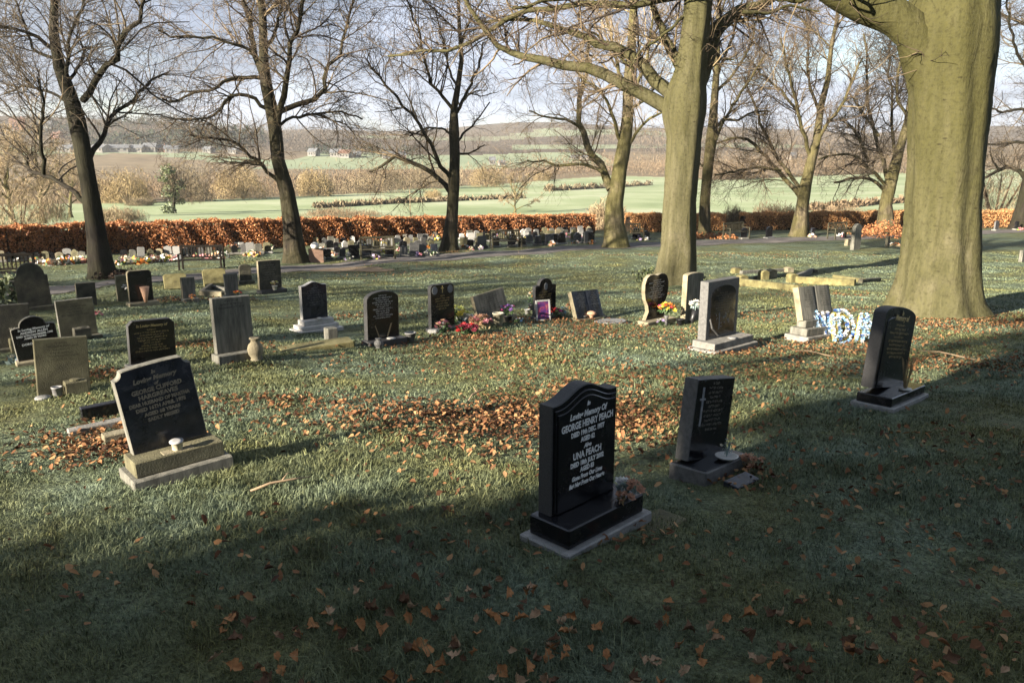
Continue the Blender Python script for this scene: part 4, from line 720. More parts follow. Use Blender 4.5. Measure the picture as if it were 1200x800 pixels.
def worn_lines(mb, n, w, z0, z1, y, seed):
    """rows of small letter marks too worn to read"""
    rr = random.Random(seed); pitch = (z0 - z1) / n; lh = pitch * .55
    for k in range(n):
        z = z0 - pitch * (k + .5); L = w * rr.uniform(.45, .95) * (.5 if k in (0,) else 1); x = -L / 2
        while x < L / 2:
            for q in range(rr.randint(2, 8)):
                cw = lh * rr.uniform(.35, .6)
                if x + cw > L / 2: break
                b = rr.choice([0, 0, .3]); t = rr.choice([1, 1, .7]); st = lh * .16
                for (a0, a1, b0, b1) in rr.choice([[(0, st, b, t), (cw - st, cw, b, t)], [(0, st, b, t), (0, cw, t - .2, t)], [(0, cw, b, b + .2), (0, st, b, t), (0, cw, t - .2, t)], [(cw * .4, cw * .6, b, t), (0, cw, t - .2, t)]]):
                    mb.quad((x + a0, y, z + lh * (b0 - .5)), (x + a1, y, z + lh * (b0 - .5)), (x + a1, y, z + lh * (b1 - .5)), (x + a0, y, z + lh * (b1 - .5)))
                x += cw + lh * .16
            x += lh * .45
class St: pass
def stone(label, u, v, vtop, wpx, kind, front, side, tiers=(), t=.09, yaw=43, roll=0, pitch=0, lines=None, worn=0, letter='white', panel=None, name='headstone', cat='headstone', group='headstones on the near lawn', fscale=1, sink=.03, seed=1, letterw=.82, lz=(.93, .25), wm=None):
    p0, zc = hit(u, v); yw = R(yaw); n = np.array([math.sin(yw), -math.cos(yw)]); dep = max([q[1] for q in tiers] + [t])
    o = np.array([p0[0] - n[0] * dep / 2, p0[1] - n[1] * dep / 2, 0]); o[2] = gz(p0[0], p0[1])
    H = at_y(u, vtop, o[1])[0][2] - o[2]; s = zc / F; b = math.atan2(-o[0], o[1]); a = yw - b
    w = wm or (wpx * s - t * abs(math.sin(a))) / math.cos(a)
    T = thing(name, label, cat, o, (R(pitch), R(roll), yw), group); S_ = St(); S_.T = T; S_.o = o; S_.w = w; S_.t = t
    z = -sink; k = 0; names = ['plinth', 'plinth', 'base', 'base']
    for ew, dp, hh, m in tiers:
        mb = MB(); mb.box(-w / 2 - ew, w / 2 + ew, -dp / 2, dp / 2, z, z + hh + (sink if k == 0 else 0), .008); z += hh + (sink if k == 0 else 0); k += 1
        mb.build('base' if k == 1 and len(tiers) > 1 else 'plinth', mt[m], T)
    S_.z = z; h = H - z; S_.h = h
    by = max(0, (min([q[1] for q in tiers]) - t) / 2 - .012) if tiers else 0
    pr = outline(kind, w, h); mb = MB(); mb.prism([(x, zz + z) for x, zz in pr], by - t / 2, by + t / 2, .006)
    tb = mb.build('tablet', [mt[side], mt[front]], T); me = tb.data
    for f in me.polygons:
        if f.normal.y < -.9: f.material_index = 1
    S_.tb = tb; tf = by - t / 2; yf = tf - .002
    if panel:
        for sc, pd in panel:
            mb = MB(); pw, ph = w * sc, h * (1 - (1 - sc) * .75); q = outline(kind, pw, ph - .004); mb.prism([(x, zz + z + .004) for x, zz in q], tf - pd, tf + .003, .004); mb.build('panel', mt[front], T); yf = tf - pd - .002
    S_.yf = yf
    if lines:
        mb = MB(); extra = [q for q in lines if q[0] == '*']; lines = [q for q in lines if q[0] != '*']
        for q in extra: worn_lines(mb, q[1], w * q[2], z + h * q[3], z + h * q[4], yf, q[5])
        for txt, zf, sz, wf, sh in lines: text_mb(mb, txt, w * wf, sz * w, 0, z + h * zf, yf, sh, .004 * w)
        mb.build('inscription', mt[letter], T)
    if worn:
        mb = MB(); worn_lines(mb, worn, w * letterw, z + h * lz[0], z + h * lz[1], yf, seed); mb.build('inscription', mt[letter], T)
    T.rotation_euler = (R(pitch), R(roll * .35), yw); S_.by = by; S_.roll = roll * .65; SL.append(S_)
    S_.M = Matrix.LocRotScale(Vector(o), T.rotation_euler, None)
    return S_
SL = []
def on(S_, x, y, z): return np.array(S_.M @ Vector((x, y, z)))
def lathe_thing(name, label, cat, loc, prof, m, group=None, rot=(0, 0, 0), n=18):
    mb = MB(); mb.lathe(prof, n); return tag(mb.build(name, mt[m] if isinstance(m, str) else m, None, loc, rot, True), label, cat, group)
def pot(h, r0, r1): return [(r0 * .9, 0), (r0, .004), (r1, h * .9), (r1 * 1.12, h * .9), (r1 * 1.12, h), (r1 * .9, h), (r1 * .85, h * .75)]
def urn(h, r): return [(r * .7, 0), (r * .7, h * .06), (r * .55, h * .1), (r * .9, h * .3), (r, h * .5), (r * .85, h * .7), (r * .5, h * .82), (r * .48, h * .9), (r * .7, h * .96), (r * .68, h), (r * .4, h * .98)]
def blossom_mesh(m, petals=6, cup=.5):
    mb = MB()
    for ring, (rr, zz, k) in enumerate(((1, .25, petals), (.62, .5, petals - 1))):
        for i in range(k):
            a = 2 * math.pi * (i + .4 * ring) / k; c, s = math.cos(a), math.sin(a); hw = .42 * rr
            mb.quad((0, 0, 0), (c * rr * .6 + s * hw, s * rr * .6 - c * hw, zz * .8), (c * rr, s * rr, zz * (1 + cup)), (c * rr * .6 - s * hw, s * rr * .6 + c * hw, zz * .8))
    mb.lathe([(.2, .1), (.24, .35), (.1, .45)], 6)
    me = bpy.data.meshes.new('blossom'); me.from_pydata(mb.v, [], mb.f); me.materials.append(mt[m]); return me
BL = {}
def bouquet(label, loc, rad, h, cols, n, leaf='greenleaf', seed=1, name='flower_bouquet', cat='flowers', bl=.35, nleaf=60, group='flowers on the graves'):
    rng = np.random.default_rng(seed); T = thing(name, label, cat, loc, group=group)
    C = dome(nleaf, (0, 0, h * .25), (rad * .9, rad * .9, h * .6), rng, .3); V, Q = flakes(C, rad * .5, .35, rng, .2)
    mb = MB()
    for k in range(min(n, 10)):
        a = rng.random() * 6.28; q = rad * .6 * rng.random(); mb.tube([(0, 0, 0), (q * .5 * math.cos(a), q * .5 * math.sin(a), h * .5), (q * math.cos(a), q * math.sin(a), h * .85)], [.004, .003, .003], 4)
    b = len(V); me = from_arrays('leaves', np.concatenate([V, np.array(mb.v)]), np.concatenate([Q] + [np.array([[i + b for i in f] for f in mb.f if len(f) == 4])])); link('leaves', me, mt[leaf], T)
    for k in range(n):
        c = cols[k % len(cols)]
        if c not in BL: BL[c] = blossom_mesh(c)
        a = 2.4 * k + seed; q = rad * math.sqrt((k + .5) / n) * .95; o = link('blossom', BL[c], None, T, (q * math.cos(a), q * math.sin(a), h * (1 - .45 * (q / rad) ** 2) * rng.uniform(.85, 1.02)), (math.sin(a) * -q / rad * .8, math.cos(a) * q / rad * .8, a)); s = rad * bl * rng.uniform(.75, 1.2); o.scale = (s, s, s)
    return T
def G(u, v, dz=0): p, _ = hit(u, v); return np.array([p[0], p[1], p[2] + dz])
# ------------------------------------------------------------------ near stones
# black stepped ogee stone, nearest
A = stone('tall black granite headstone with stepped ogee top and white lettering, nearest of all', 718, 632, 451, 90, 'ogee', 'black', 'blackside', [(.10, .36, .045, 'greylight'), (.055, .29, .115, 'black')], .10, 45, 0, 0,
  [('In', .835, .06, 0, .25), ('Loving Memory Of', .75, .088, .58, .25), ('GEORGE HENRY PEACH', .668, .098, .80, 0), ('DIED 19th DEC. 1977', .604, .068, .52, 0), ('AGED 62', .545, .068, .22, 0), ('Also', .486, .06, 0, .25), ('UNA PEACH', .412, .098, .44, 0), ('DIED 18th JULY 2002', .35, .068, .52, 0), ('AGED 83', .293, .068, .22, 0), ('Gone From Our Lives', .235, .064, .48, .25), ('But Not From Our Hearts', .178, .064, .56, .25)], panel=[(.94, .009), (.885, .017)], letter='white')
bouquet('small frosted silver and rust coloured flower sprig lying on the nearest black plinth', on(A, A.w * .42, -.10, A.z + .0), .085, .10, ['whitepetal', 'bronze', 'bronze', 'silverleaf', 'bronze'], 11, 'silverleaf', 3, bl=.36, nleaf=34)
bouquet('rust coloured dried flower heads beside the silver sprig on the nearest plinth', on(A, A.w * .28, -.13, A.z - .01), .06, .06, ['bronze', 'peach', 'bronze'], 7, 'straw', 5, bl=.45, nleaf=16)
mb = MB(); mb.box(-.15, .15, -.10, .10, -.03, .006); q = G(772, 611); tag(mb.build('paving_slab', mt['olive'], None, q, (0, 0, R(45))), 'flat dull concrete slab sunk beside the nearest black headstone', 'slab')
# leaning grey-sided black stone
B = stone('leaning black faced headstone with rough grey sides, second nearest, beside the tall one', 853, 559, 446, 58, 'flat', 'black', 'grey', [(.045, .30, .10, 'grey')], .11, 45, 9.5, -1, worn=11, letter='dimletter', letterw=.62, lz=(.97, .34), seed=4)
mb = MB(); mb.box(-B.w / 2 - .03, B.w / 2 + .03, -.135, .135, B.z + .001, B.z + .007, .002); mb.build('polished_top', mt['black'], B.T)
mb = MB(); x0 = -B.w * .33; mb.prism([(x0 - .010, B.z + B.h * .42), (x0 + .010, B.z + B.h * .42), (x0 + .010, B.z + B.h * .74), (x0 + .035, B.z + B.h * .74), (x0 + .035, B.z + B.h * .765), (x0 + .010, B.z + B.h * .765), (x0 + .010, B.z + B.h * .9), (x0 - .010, B.z + B.h * .9), (x0 - .010, B.z + B.h * .765), (x0 - .035, B.z + B.h * .765), (x0 - .035, B.z + B.h * .74), (x0 - .010, B.z + B.h * .74)], B.yf - .002, B.yf + .004, .001); mb.build('carved_cross', mt['greyletter'], B.T)
lathe_thing('flower_bowl', 'shallow white flower bowl on the base of the leaning black headstone', 'bowl', on(B, .05, -.10, B.z + .008), [(.05, 0), (.075, .02), (.085, .03), (.078, .03), (.06, .02)], 'whiteplastic')
bouquet('sparse pale green stems in the shallow white bowl', on(B, .05, -.10, B.z + .03), .05, .13, ['silverleaf', 'cream'], 4, 'silverleaf', 8, bl=.3, nleaf=26)
mb = MB(); mb.box(-.13, .13, -.06, .06, -.02, .045); tag(mb.build('stone_block', mt['bluegran'], None, G(868, 568), (R(8), 0, R(40))), 'small fallen blue-black stone block among leaves in front of the leaning headstone', 'stone block')
bouquet('withered bronze leaf spray beside the leaning black headstone', G(878, 553), .09, .13, ['bronze', 'bronze', 'peach'], 7, 'straw', 9, bl=.4, nleaf=24)
# right black stone
C_ = stone('leaning black granite headstone with gilt lettering before the giant beech', 1068, 476, 361, 46, 'shallow', 'black', 'blackside', [(.07, .40, .055, 'greylight'), (.03, .33, .09, 'black')], .12, 45, 11, 0, [('In', .90, .07, 0, .2), ('Memory of', .835, .085, .45, .2), ('*', 9, .68, .80, .36, 6)], letter='gold', panel=[(.84, .008)])
lathe_thing('flower_bowl', 'low white dish holding dry sticks on the black plinth at right', 'bowl', on(C_, .02, -.115, C_.z), [(.05, 0), (.062, .012), (.06, .02), (.03, .022)], 'whiteplastic')
mb = MB()
for k in range(16):
    a = k * 2.4; q = .02 + .045 * random.random(); mb.tube([(.01 * math.cos(a), .01 * math.sin(a), 0), (q * .6 * math.cos(a), q * .6 * math.sin(a), .15), (q * math.cos(a), q * math.sin(a), .24 + .1 * random.random())], [.0035, .003, .0015], 5)
tag(mb.build('dry_stems', mt['straw'], None, on(C_, .02, -.115, C_.z + .012)), 'bundle of dry straw coloured stems standing in the low white dish', 'dried flowers')
# scoop cornered stone at left
D = stone('big leaning black headstone with scooped corners on a two step sandstone base, left foreground', 219, 562, 424, 87, 'scoop', 'bluegran', 'limestone', [(.08, .40, .075, 'limestone'), (.045, .28, .11, 'olive')], .085, 40, -7, -2,
  [('In', .885, .07, 0, .25), ('Loving Memory', .81, .09, .58, .25), ('of', .755, .06, 0, .25), ('GEORGE CLIFFORD', .69, .085, .66, 0), ('HARGREAVES', .62, .085, .52, 0), ('DEAR HUSBAND OF MARTHA', .555, .07, .80, 0), ('DIED 16TH APRIL 1975', .49, .07, .66, 0), ('AGED 68 YEARS', .425, .066, .48, 0), ('SADLY MISSED', .36, .066, .42, 0)], letter='dimletter')
mb = MB(); mb.box(-.11, .11, -.135, -.03, D.z - .11, D.z + .004, .01); mb.build('vase_block', mt['sandstone'], D.T)
lathe_thing('grave_pot', 'small white pot with tilted lid on the two step sandstone base', 'pot', on(D, .0, -.09, D.z + .004), pot(.06, .034, .038), 'creampot')
lathe_thing('pot_lid', 'grey metal lid resting askew on the small white pot', 'lid', on(D, .0, -.09, D.z + .064), [(.02, 0), (.047, .001), (.048, .006), (.02, .008)], 'steel', None, (R(9), R(-5), .4))
# kerb rails beside it
for (u, v, L, hh, dp, m, lb, rx) in [(128, 487, .45, .13, .09, 'black', 'black granite kerb rail lying on leaves left of the scooped headstone', 0), (122, 502, .55, .06, .10, 'concrete', 'pale concrete kerb rail in front of the black kerb rail', 2), (142, 517, .26, .09, .12, 'sandstone', 'short sandstone kerb end half buried in leaves', 0)]:
    mb = MB(); mb.box(-L / 2, L / 2, -dp / 2, dp / 2, -.03, hh, .008); tag(mb.build('kerb_rail', mt[m], None, G(u, v), (0, R(-2), R(38))), lb, 'kerb')
# left group
E = stone('olive brown flat topped sandstone headstone at left with a vase block at its foot', 76, 461, 396, 55, 'flat', 'olive', 'olive', [], .085, 38, 3, -2, worn=6, letter='darkletter', lz=(.95, .62), letterw=.75, seed=12)
mb = MB(); mb.box(-.11, .11, -.075, .075, -.02, .14, .01); mb.lathe([(.05, .135), (.055, .155), (.03, .16)], 12); tag(mb.build('vase_block', mt['olive'], None, on(E, .1, -.14, .01), (0, 0, R(38))), 'brown square stone vase at the foot of the olive brown headstone', 'vase')
lathe_thing('grave_pot', 'small dark metal pot beside the brown square vase', 'pot', on(E, -.08, -.15, 0), pot(.11, .045, .05), 'steel')
lathe_thing('stone_disc', 'pale flat disc on the grass by the dark metal pot', 'disc', on(E, -.22, -.17, .0), [(.07, 0), (.08, .015), (.07, .03), (.02, .034)], 'greylight')
Fs = stone('black shouldered headstone with white lettering and pale edges behind the olive brown one', 50, 426, 370, 46, 'shoulder', 'black', 'limestone', [(.03, .2, .05, 'sandstone')], .08, 38, -5, 0, [('In Loving Memory of', .70, .075, .72, .2), ('ANDREW ALLEN', .625, .08, .62, 0), ('DIED 27TH NOVEMBER 1990', .56, .062, .82, 0), ('AGED 78 YEARS', .50, .062, .5, 0), ('also', .43, .06, 0, .2), ('DOROTHY ALLEN', .36, .08, .66, 0)], letter='white')
Gs = stone('broad dark brown headstone cut by the left edge of the view', 8, 414, 358, 56, 'flat', 'darkstone', 'darkstone', [(.04, .24, .06, 'darkstone')], .1, 38, 2)
mb = MB(); mb.box(-.10, .10, -.09, .09, -.02, .20, .01); tag(mb.build('vase_block', mt['olive'], None, G(22, 412), (0, 0, R(38))), 'square stone vase before the broad dark brown headstone', 'vase')
bouquet('few cream roses in the square stone vase at the left edge', G(22, 412, .2), .09, .16, ['cream', 'peach'], 5, 'greenleaf', 11, bl=.4, nleaf=16)
bouquet('pale frosted plants on the grass below the square vase at the left edge', G(26, 424), .22, .1, ['cream', 'lilac'], 7, 'silverleaf', 12, bl=.18, nleaf=50)
Hs = stone('grey brown flat topped headstone with a square vase and side flowers, left', 97, 398, 351, 40, 'flat', 'olive', 'limestone', [(.03, .3, .035, 'darkstone')], .085, 40, -1, -2, worn=5, letter='darkletter', lz=(.92, .55), seed=13)
mb = MB(); mb.box(-.12, .12, -.08, .08, 0, .16, .01); mb.lathe([(.05, .155), (.05, .17), (.02, .172)], 12); tag(mb.build('vase_block', mt['darkstone'], None, on(Hs, 0, -.16, .035), (0, 0, R(40))), 'dark square vase at the foot of the grey brown headstone', 'vase')
bouquet('pink and burgundy flowers at the right side of the grey brown headstone', G(117, 392, .25), .09, .14, ['pink', 'burgundy', 'pink'], 7, 'greenleaf', 13, bl=.35, nleaf=20)
Is = stone('small squat black headstone with gilt lettering behind the scooped headstone', 186, 432, 375, 52, 'clipped', 'black', 'blackside', [(.05, .26, .06, 'concrete')], .085, 41, 2, -1, [('In Loving Memory of', .84, .085, .68, .2), ('*', 9, .8, .80, .25, 14)], letter='gold')
J = stone('tall plain streaked grey headstone with an urn at its right foot', 283, 424, 348, 45, 'slant', 'limestone', 'limestone', [(.04, .26, .11, 'limestone')], .10, 41, 0, -2, worn=3, letter='darkletter', lz=(.96, .78), seed=15)
lathe_thing('stone_urn', 'bulbous sandstone urn at the foot of the tall streaked grey headstone', 'urn', on(J, J.w * .34, -.2, 0), urn(.30, .10), 'sandstone')
# grey ogee on white steps and ledger in front
K = stone('dark grey headstone on three white steps, left of the black wheat headstone', 378, 389, 330, 32, 'ogee', 'bluegran', 'marble', [(.17, .44, .045, 'marble'), (.11, .34, .07, 'marble'), (.045, .24, .09, 'marble')], .10, 41, 0, 0, worn=8, letter='greyletter', lz=(.85, .35), letterw=.7, seed=16)
lathe_thing('stone_disc', 'white ornament lying on the three white steps', 'ornament', on(K, .02, -.09, K.z), [(.05, 0), (.06, .015), (.03, .03)], 'whiteplastic')
mb = MB(); mb.box(-.52, .52, -.16, .16, -.03, .07, .012); mb.build('ledger', mt['moss']); LD = bpy.data.objects[-1] if False else COL.objects[-1]
LD.name = 'ledger_stone'; LD.location = G(371, 408); LD.rotation_euler = (R(2), R(-2), R(28)); tag(LD, 'mossy flat ledger slab in front of the white stepped headstone', 'ledger')
mb = MB(); mb.box(-.085, .085, -.085, .085, -.03, .20, .012); tag(mb.build('kerb_post', mt['limestone'], None, G(388, 398), (0, 0, R(36))), 'square grey kerb post on the mossy ledger slab', 'kerb')
L_ = stone('black arched headstone with white lettering and carved wheat, left of centre', 456, 405, 341, 41, 'arch', 'black', 'blackside', [(.05, .26, .09, 'blackside')], .10, 41, 1, 0, worn=11, letter='white', lz=(.93, .42), letterw=.72, seed=17)
mb = MB()
for sx in (-1, 1):
    for k in range(7):
        x = L_.w * .13 * sx + sx * k * .010; z = L_.z + .02 + k * .028; mb.quad((x - .014, L_.yf, z), (x + .004, L_.yf, z + .004), (x + .018 * sx + .008, L_.yf, z + .04), (x - .012, L_.yf, z + .028))
mb.build('carved_wheat', mt['straw'], L_.T)
lathe_thing('grave_pot', 'white tub standing right of the black wheat headstone', 'pot', G(481, 401), pot(.16, .06, .085), 'greylight')
lathe_thing('stone_vase', 'dark round vase left before the black wheat headstone', 'vase', G(444, 408), urn(.15, .07), 'grey')
lathe_thing('stone_disc', 'white saucer on the plinth of the black wheat headstone', 'saucer', on(L_, .06, -.1, L_.z), [(.04, 0), (.07, .01), (.065, .02), (.02, .016)], 'whiteplastic')
N_ = stone('black round cornered headstone with two portrait discs above a flower heap', 525, 389, 333, 31, 'roundcorner', 'black', 'blackside', [(.05, .24, .07, 'blackside')], .09, 41, 0, 0, worn=6, letter='gold', lz=(.76, .4), letterw=.7, seed=18)
for sx in (-1, 1): mb = MB(); mb.prism([(sx * N_.w * .33 + .055 * math.cos(a * .449), N_.z + N_.h * .87 + .07 * math.sin(a * .449)) for a in range(14)], N_.yf - .004, N_.yf + .003, .002); mb.build('portrait_disc', mt['greyletter'], N_.T)
mb = MB(); z = N_.z + N_.h * .8; mb.prism([(-.008, z), (.008, z), (.008, z + .07), (.03, z + .07), (.03, z + .085), (.008, z + .085), (.008, z + .12), (-.008, z + .12), (-.008, z + .085), (-.03, z + .085), (-.03, z + .07), (-.008, z + .07)], N_.yf - .003, N_.yf + .003, .001); mb.build('gilt_cross', mt['gold'], N_.T)
for k, (u, v, r, h, cl, lb, lf) in enumerate([(533, 384, .20, .30, ['yellowgreen', 'yellow'], 'yellow green flowers before the portrait headstone', 'greenleaf'), (545, 384, .13, .22, ['cream', 'whitepetal'], 'cream white flowers right of the yellow green ones', 'silverleaf'), (520, 393, .11, .20, ['peach', 'pink'], 'peach pink flowers left in the heap below the portrait headstone', 'greenleaf'), (548, 393, .16, .14, ['burgundy', 'red', 'burgundy'], 'burgundy flowers lowest in the heap below the portrait headstone', 'greenleaf'), (562, 386, .16, .2, ['peach', 'bronze', 'pink'], 'peach and bronze flowers at the right end of the flower heap', 'straw'), (553, 383, .12, .16, ['sky', 'whitepetal'], 'pale blue flowers in the middle of the flower heap', 'silverleaf')]):
    bouquet(lb, G(u, v), r * 1.3, h * 1.25, cl, 14, lf, 20 + k, bl=.3, nleaf=50)
lathe_thing('stone_vase', 'small white bottle vase at the left foot of the portrait headstone', 'vase', G(519, 389), urn(.17, .045), 'whiteplastic')
mb = MB(); mb.box(-.16, .16, -.09, .09, -.02, .07, .02); tag(mb.build('stone_block', mt['greylight'], None, G(511, 390), (0, R(6), R(70))), 'pale rounded stone block left of the flower heap', 'stone block')
O_ = stone('pale grey tablet tilted backwards behind a cream cup and purple flowers', 587, 379, 341, 40, 'flat', 'limestone', 'sandstone', [(.03, .26, .09, 'sandstone')], .09, 40, -8, -12, worn=8, letter='darkletter', lz=(.92, .3), seed=19)
lathe_thing('grave_pot', 'tall cream pot before the tilted pale grey tablet', 'pot', G(584, 382), pot(.24, .07, .095), 'creampot')
lathe_thing('grave_pot', 'black pot holding purple flowers before the tilted pale grey tablet', 'pot', G(595, 378), pot(.14, .06, .085), 'blackplastic')
bouquet('purple and lilac flowers in the black pot before the tilted tablet', G(595, 378, .12), .15, .22, ['purple', 'lilac', 'magenta', 'lilac'], 11, 'greenleaf', 30, bl=.3, nleaf=40)
bouquet('small white flowers low on the leaves right of the tilted tablet', G(607, 378), .13, .08, ['whitepetal', 'sky'], 7, 'greenleaf', 31, bl=.22, nleaf=20)
P_ = stone('black headstone with domed top and shoulders, gilt lettering, framed picture leaning before it', 645, 374, 326, 28, 'shoulder', 'black', 'blackside', [(.04, .24, .06, 'blackside')], .09, 40, 0, 0, worn=7, letter='gold', lz=(.66, .2), seed=21)
mb = MB(); z = P_.z + P_.h * .78; mb.prism([(.045 * math.cos(a * .52), z + .07 * math.sin(a * .52)) for a in range(12)], P_.yf - .004, P_.yf + .003, .002); mb.build('carved_emblem', mt['greyletter'], P_.T)
PF = thing('picture_frame', 'white framed dark purple picture leaning before the domed black headstone', 'picture', G(637, 376), (R(-8), 0, R(20)))
mb = MB(); fw, fh = .15, .40
mb.box(-fw, -fw + .035, -.012, .012, 0, fh); mb.box(fw - .035, fw, -.012, .012, 0, fh); mb.box(-fw + .035, fw - .035, -.012, .012, 0, .035); mb.box(-fw + .035, fw - .035, -.012, .012, fh - .035, fh); mb.build('frame', mt['whiteplastic'], PF)
mb = MB(); mb.box(-fw + .03, fw - .03, -.006, .004, .03, fh - .03, .001); mb.build('picture', M('dark_purple_print', [(.3, (.02, .01, .05)), (.5, (.10, .03, .16)), (.6, (.30, .05, .08)), (.75, (.4, .36, .4))], 9, .4), PF)
for k, (u, v, r, h, cl, lb, lf, dz) in enumerate([(652, 373, .13, .22, ['red', 'magenta', 'red'], 'red flowers right of the framed picture', 'greenleaf', 0), (660, 372, .11, .2, ['sky', 'whitepetal', 'silverleaf'], 'pale blue flowers at the foot of the domed black headstone', 'silverleaf', 0), (668, 368, .11, .26, ['orange', 'peach'], 'orange flowers between the domed headstone and the book headstone', 'straw', 0), (624, 364, .13, .32, ['peach', 'cream', 'orange'], 'peach and cream flowers in a dark pot left of the domed headstone', 'greenleaf', .1), (643, 372, .1, .1, ['whitepetal', 'blue'], 'small blue and white flowers below the framed picture', 'greenleaf', 0), (632, 368, .09, .15, ['orange', 'red'], 'orange red flowers left behind the framed picture', 'straw', 0)]):
    bouquet(lb, G(u, v, dz), r, h, cl, 9, lf, 40 + k, bl=.32, nleaf=34)
lathe_thing('grave_pot', 'dark pot of peach flowers left of the domed headstone', 'pot', G(624, 364), pot(.14, .06, .08), 'blackplastic')
lathe_thing('grave_pot', 'small white pot on the grass left of the dark flower pot', 'pot', G(618, 368), pot(.1, .045, .055), 'whiteplastic')
def book(label, u, v, vtop, wpx, m, edge, yaw, roll, lean, base, worn_m, seed):
    p0, zc = hit(u, v); s = zc / F; H = at_y(u, vtop, p0[1] + .1)[0][2] - p0[2]; yw = R(yaw); a = yw - math.atan2(-p0[0], p0[1]); w = wpx * s / math.cos(a) * .9
    T = thing('book_headstone', label, 'headstone', p0, (0, R(roll), yw), 'headstones on the near lawn'); z = -.03
    for ew, dp, hh, bm_ in base: mb = MB(); mb.box(-w / 2 - ew, w / 2 + ew, -dp / 2, dp / 2, z, z + hh, .012); z += hh; mb.build('base', mt[bm_], T)
    L = (H - z) / math.cos(R(lean)); prof = []
    for x in np.linspace(-1, 1, 25): prof.append((x * w / 2, -.05 - .013 * math.sin(math.pi * min(1, abs(x) * 1.0)) ** .7 + (.02 if abs(x) < .05 else 0)))
    prof2 = [(w / 2, .05), (-w / 2, .05)]; P = prof + prof2; n = len(P)
    vs = [(x, y, 0) for x, y in P] + [(x, y, L) for x, y in P]; fs = [[i, (i + 1) % n, n + (i + 1) % n, n + i] for i in range(n)] + [list(range(n))[::-1], list(range(n, 2 * n))]
    mb = MB(); mb.add(vs, fs); tb = mb.build('open_book', [mt[edge], mt[m]], T, (0, 0, z - .01), (R(-lean), 0, 0))
    for f in tb.data.polygons:
        if f.normal.y < -.5: f.material_index = 1
    for sx in (-1, 1):
        mb = MB(); worn_lines(mb, 8, w * .34, L * .9, L * .35, -.083, seed + sx); ins = mb.build('inscription', mt[worn_m], tb, (sx * w * .25, 0, 0))
    return T, p0, w, z
book('dark grey open book headstone tilted back, right of the domed black headstone', 690, 374, 341, 34, 'bluegran', 'sandstone', 40, 2, 22, [(.01, .24, .07, 'sandstone')], 'greyletter', 50)
lathe_thing('toadstool_ornament', 'small cream toadstool ornament before the dark open book headstone', 'ornament', G(693, 374.5), [(.05, 0), (.045, .08), (.05, .1), (.10, .11), (.085, .15), (.03, .17)], 'peach')
lathe_thing('stone_vase', 'small grey pot left of the toadstool ornament', 'pot', G(684, 374.5), pot(.08, .05, .06), 'greylight')
mb = MB(); mb.box(-.14, .14, -.1, .1, -.01, .05); tag(mb.build('stone_block', mt['blackside'], None, G(703, 373), (R(12), 0, R(30))), 'dark small plaque right of the toadstool ornament', 'plaque')
q = G(716, 378); mb = MB(); mb.prism([(.30 * math.cos(a * .393) * (1 + .1 * math.sin(3 * a)), .22 * math.sin(a * .393)) for a in range(16)], -.02, .02, .006); tag(mb.build('flat_slab', mt['greylight'], None, q + np.array([0, 0, .02]), (R(90), 0, .3)), 'pale lilac grey slab lying flat right of the open book headstone', 'slab')
# heart stone, plain round stone, big grey stone with carved arch
Q_ = stone('black heart shaped headstone with white lettering before the central beech', 776, 381, 321, 31, 'heart', 'black', 'sandstone', [(.07, .26, .10, 'sandstone')], .085, 40, 0, 0, worn=9, letter='white', lz=(.88, .45), letterw=.72, seed=22)
lathe_thing('flower_vase', 'slim grey vase before the black heart shaped headstone', 'vase', on(Q_, .0, -.22, 0), [(.04, 0), (.03, .06), (.035, .16), (.05, .2), (.04, .2)], 'grey')
bouquet('bright red, orange and yellow flowers in the slim grey vase', on(Q_, .0, -.22, .19), .17, .22, ['red', 'orange', 'yellow', 'orange', 'magenta', 'yellow'], 16, 'greenleaf', 60, bl=.34, nleaf=40)
bouquet('white and lilac flowers low beside the slim grey vase', on(Q_, -.14, -.2, 0), .09, .16, ['whitepetal', 'lilac'], 6, 'greenleaf', 61, bl=.35, nleaf=20)
lathe_thing('grave_pot', 'black pot on the leaves right of the heart shaped headstone', 'pot', G(797, 381), pot(.12, .05, .07), 'blackplastic')
R_ = stone('plain narrow round topped grey headstone between heart stone and carved headstone', 812, 377, 319, 24, 'shallow', 'limestone', 'sandstone', [], .11, 42, 1, 0, seed=23)
lathe_thing('flower_vase', 'tilted black vase before the plain narrow grey headstone', 'vase', G(810, 379), [(.05, 0), (.045, .1), (.06, .26), (.05, .26)], 'blackplastic', None, (0, R(14), 0))
bouquet('white flowers in the tilted black vase', G(814, 379, .25), .13, .18, ['whitepetal', 'cream'], 9, 'silverleaf', 62, bl=.38, nleaf=20)
mb = MB(); mb.box(-.07, .07, -.06, .06, -.02, .1, .01); tag(mb.build('stone_block', mt['moss'], None, G(803, 375), (0, 0, .5)), 'small mossy block at the foot of the plain narrow headstone', 'stone block')
S_ = stone('large grey granite headstone with carved arch panel on two grey steps, right of centre', 864, 413, 328, 44, 'flat', 'grey', 'grey', [(.15, .50, .085, 'concrete'), (.10, .38, .10, 'concrete')], .14, 41, 0, 0)
mb = MB(); q = outline('arch', S_.w * .80, S_.h * .86); mb.prism([(x, z + S_.z + S_.h * .05) for x, z in q], S_.yf - .004, S_.yf + .004, .003); mb.build('arched_panel', mt['black'], S_.T)
mb = MB(); worn_lines(mb, 9, S_.w * .62, S_.z + S_.h * .80, S_.z + S_.h * .42, S_.yf - .006, 24); mb.build('inscription', mt['dimletter'], S_.T)
mb = MB(); rr = random.Random(3)
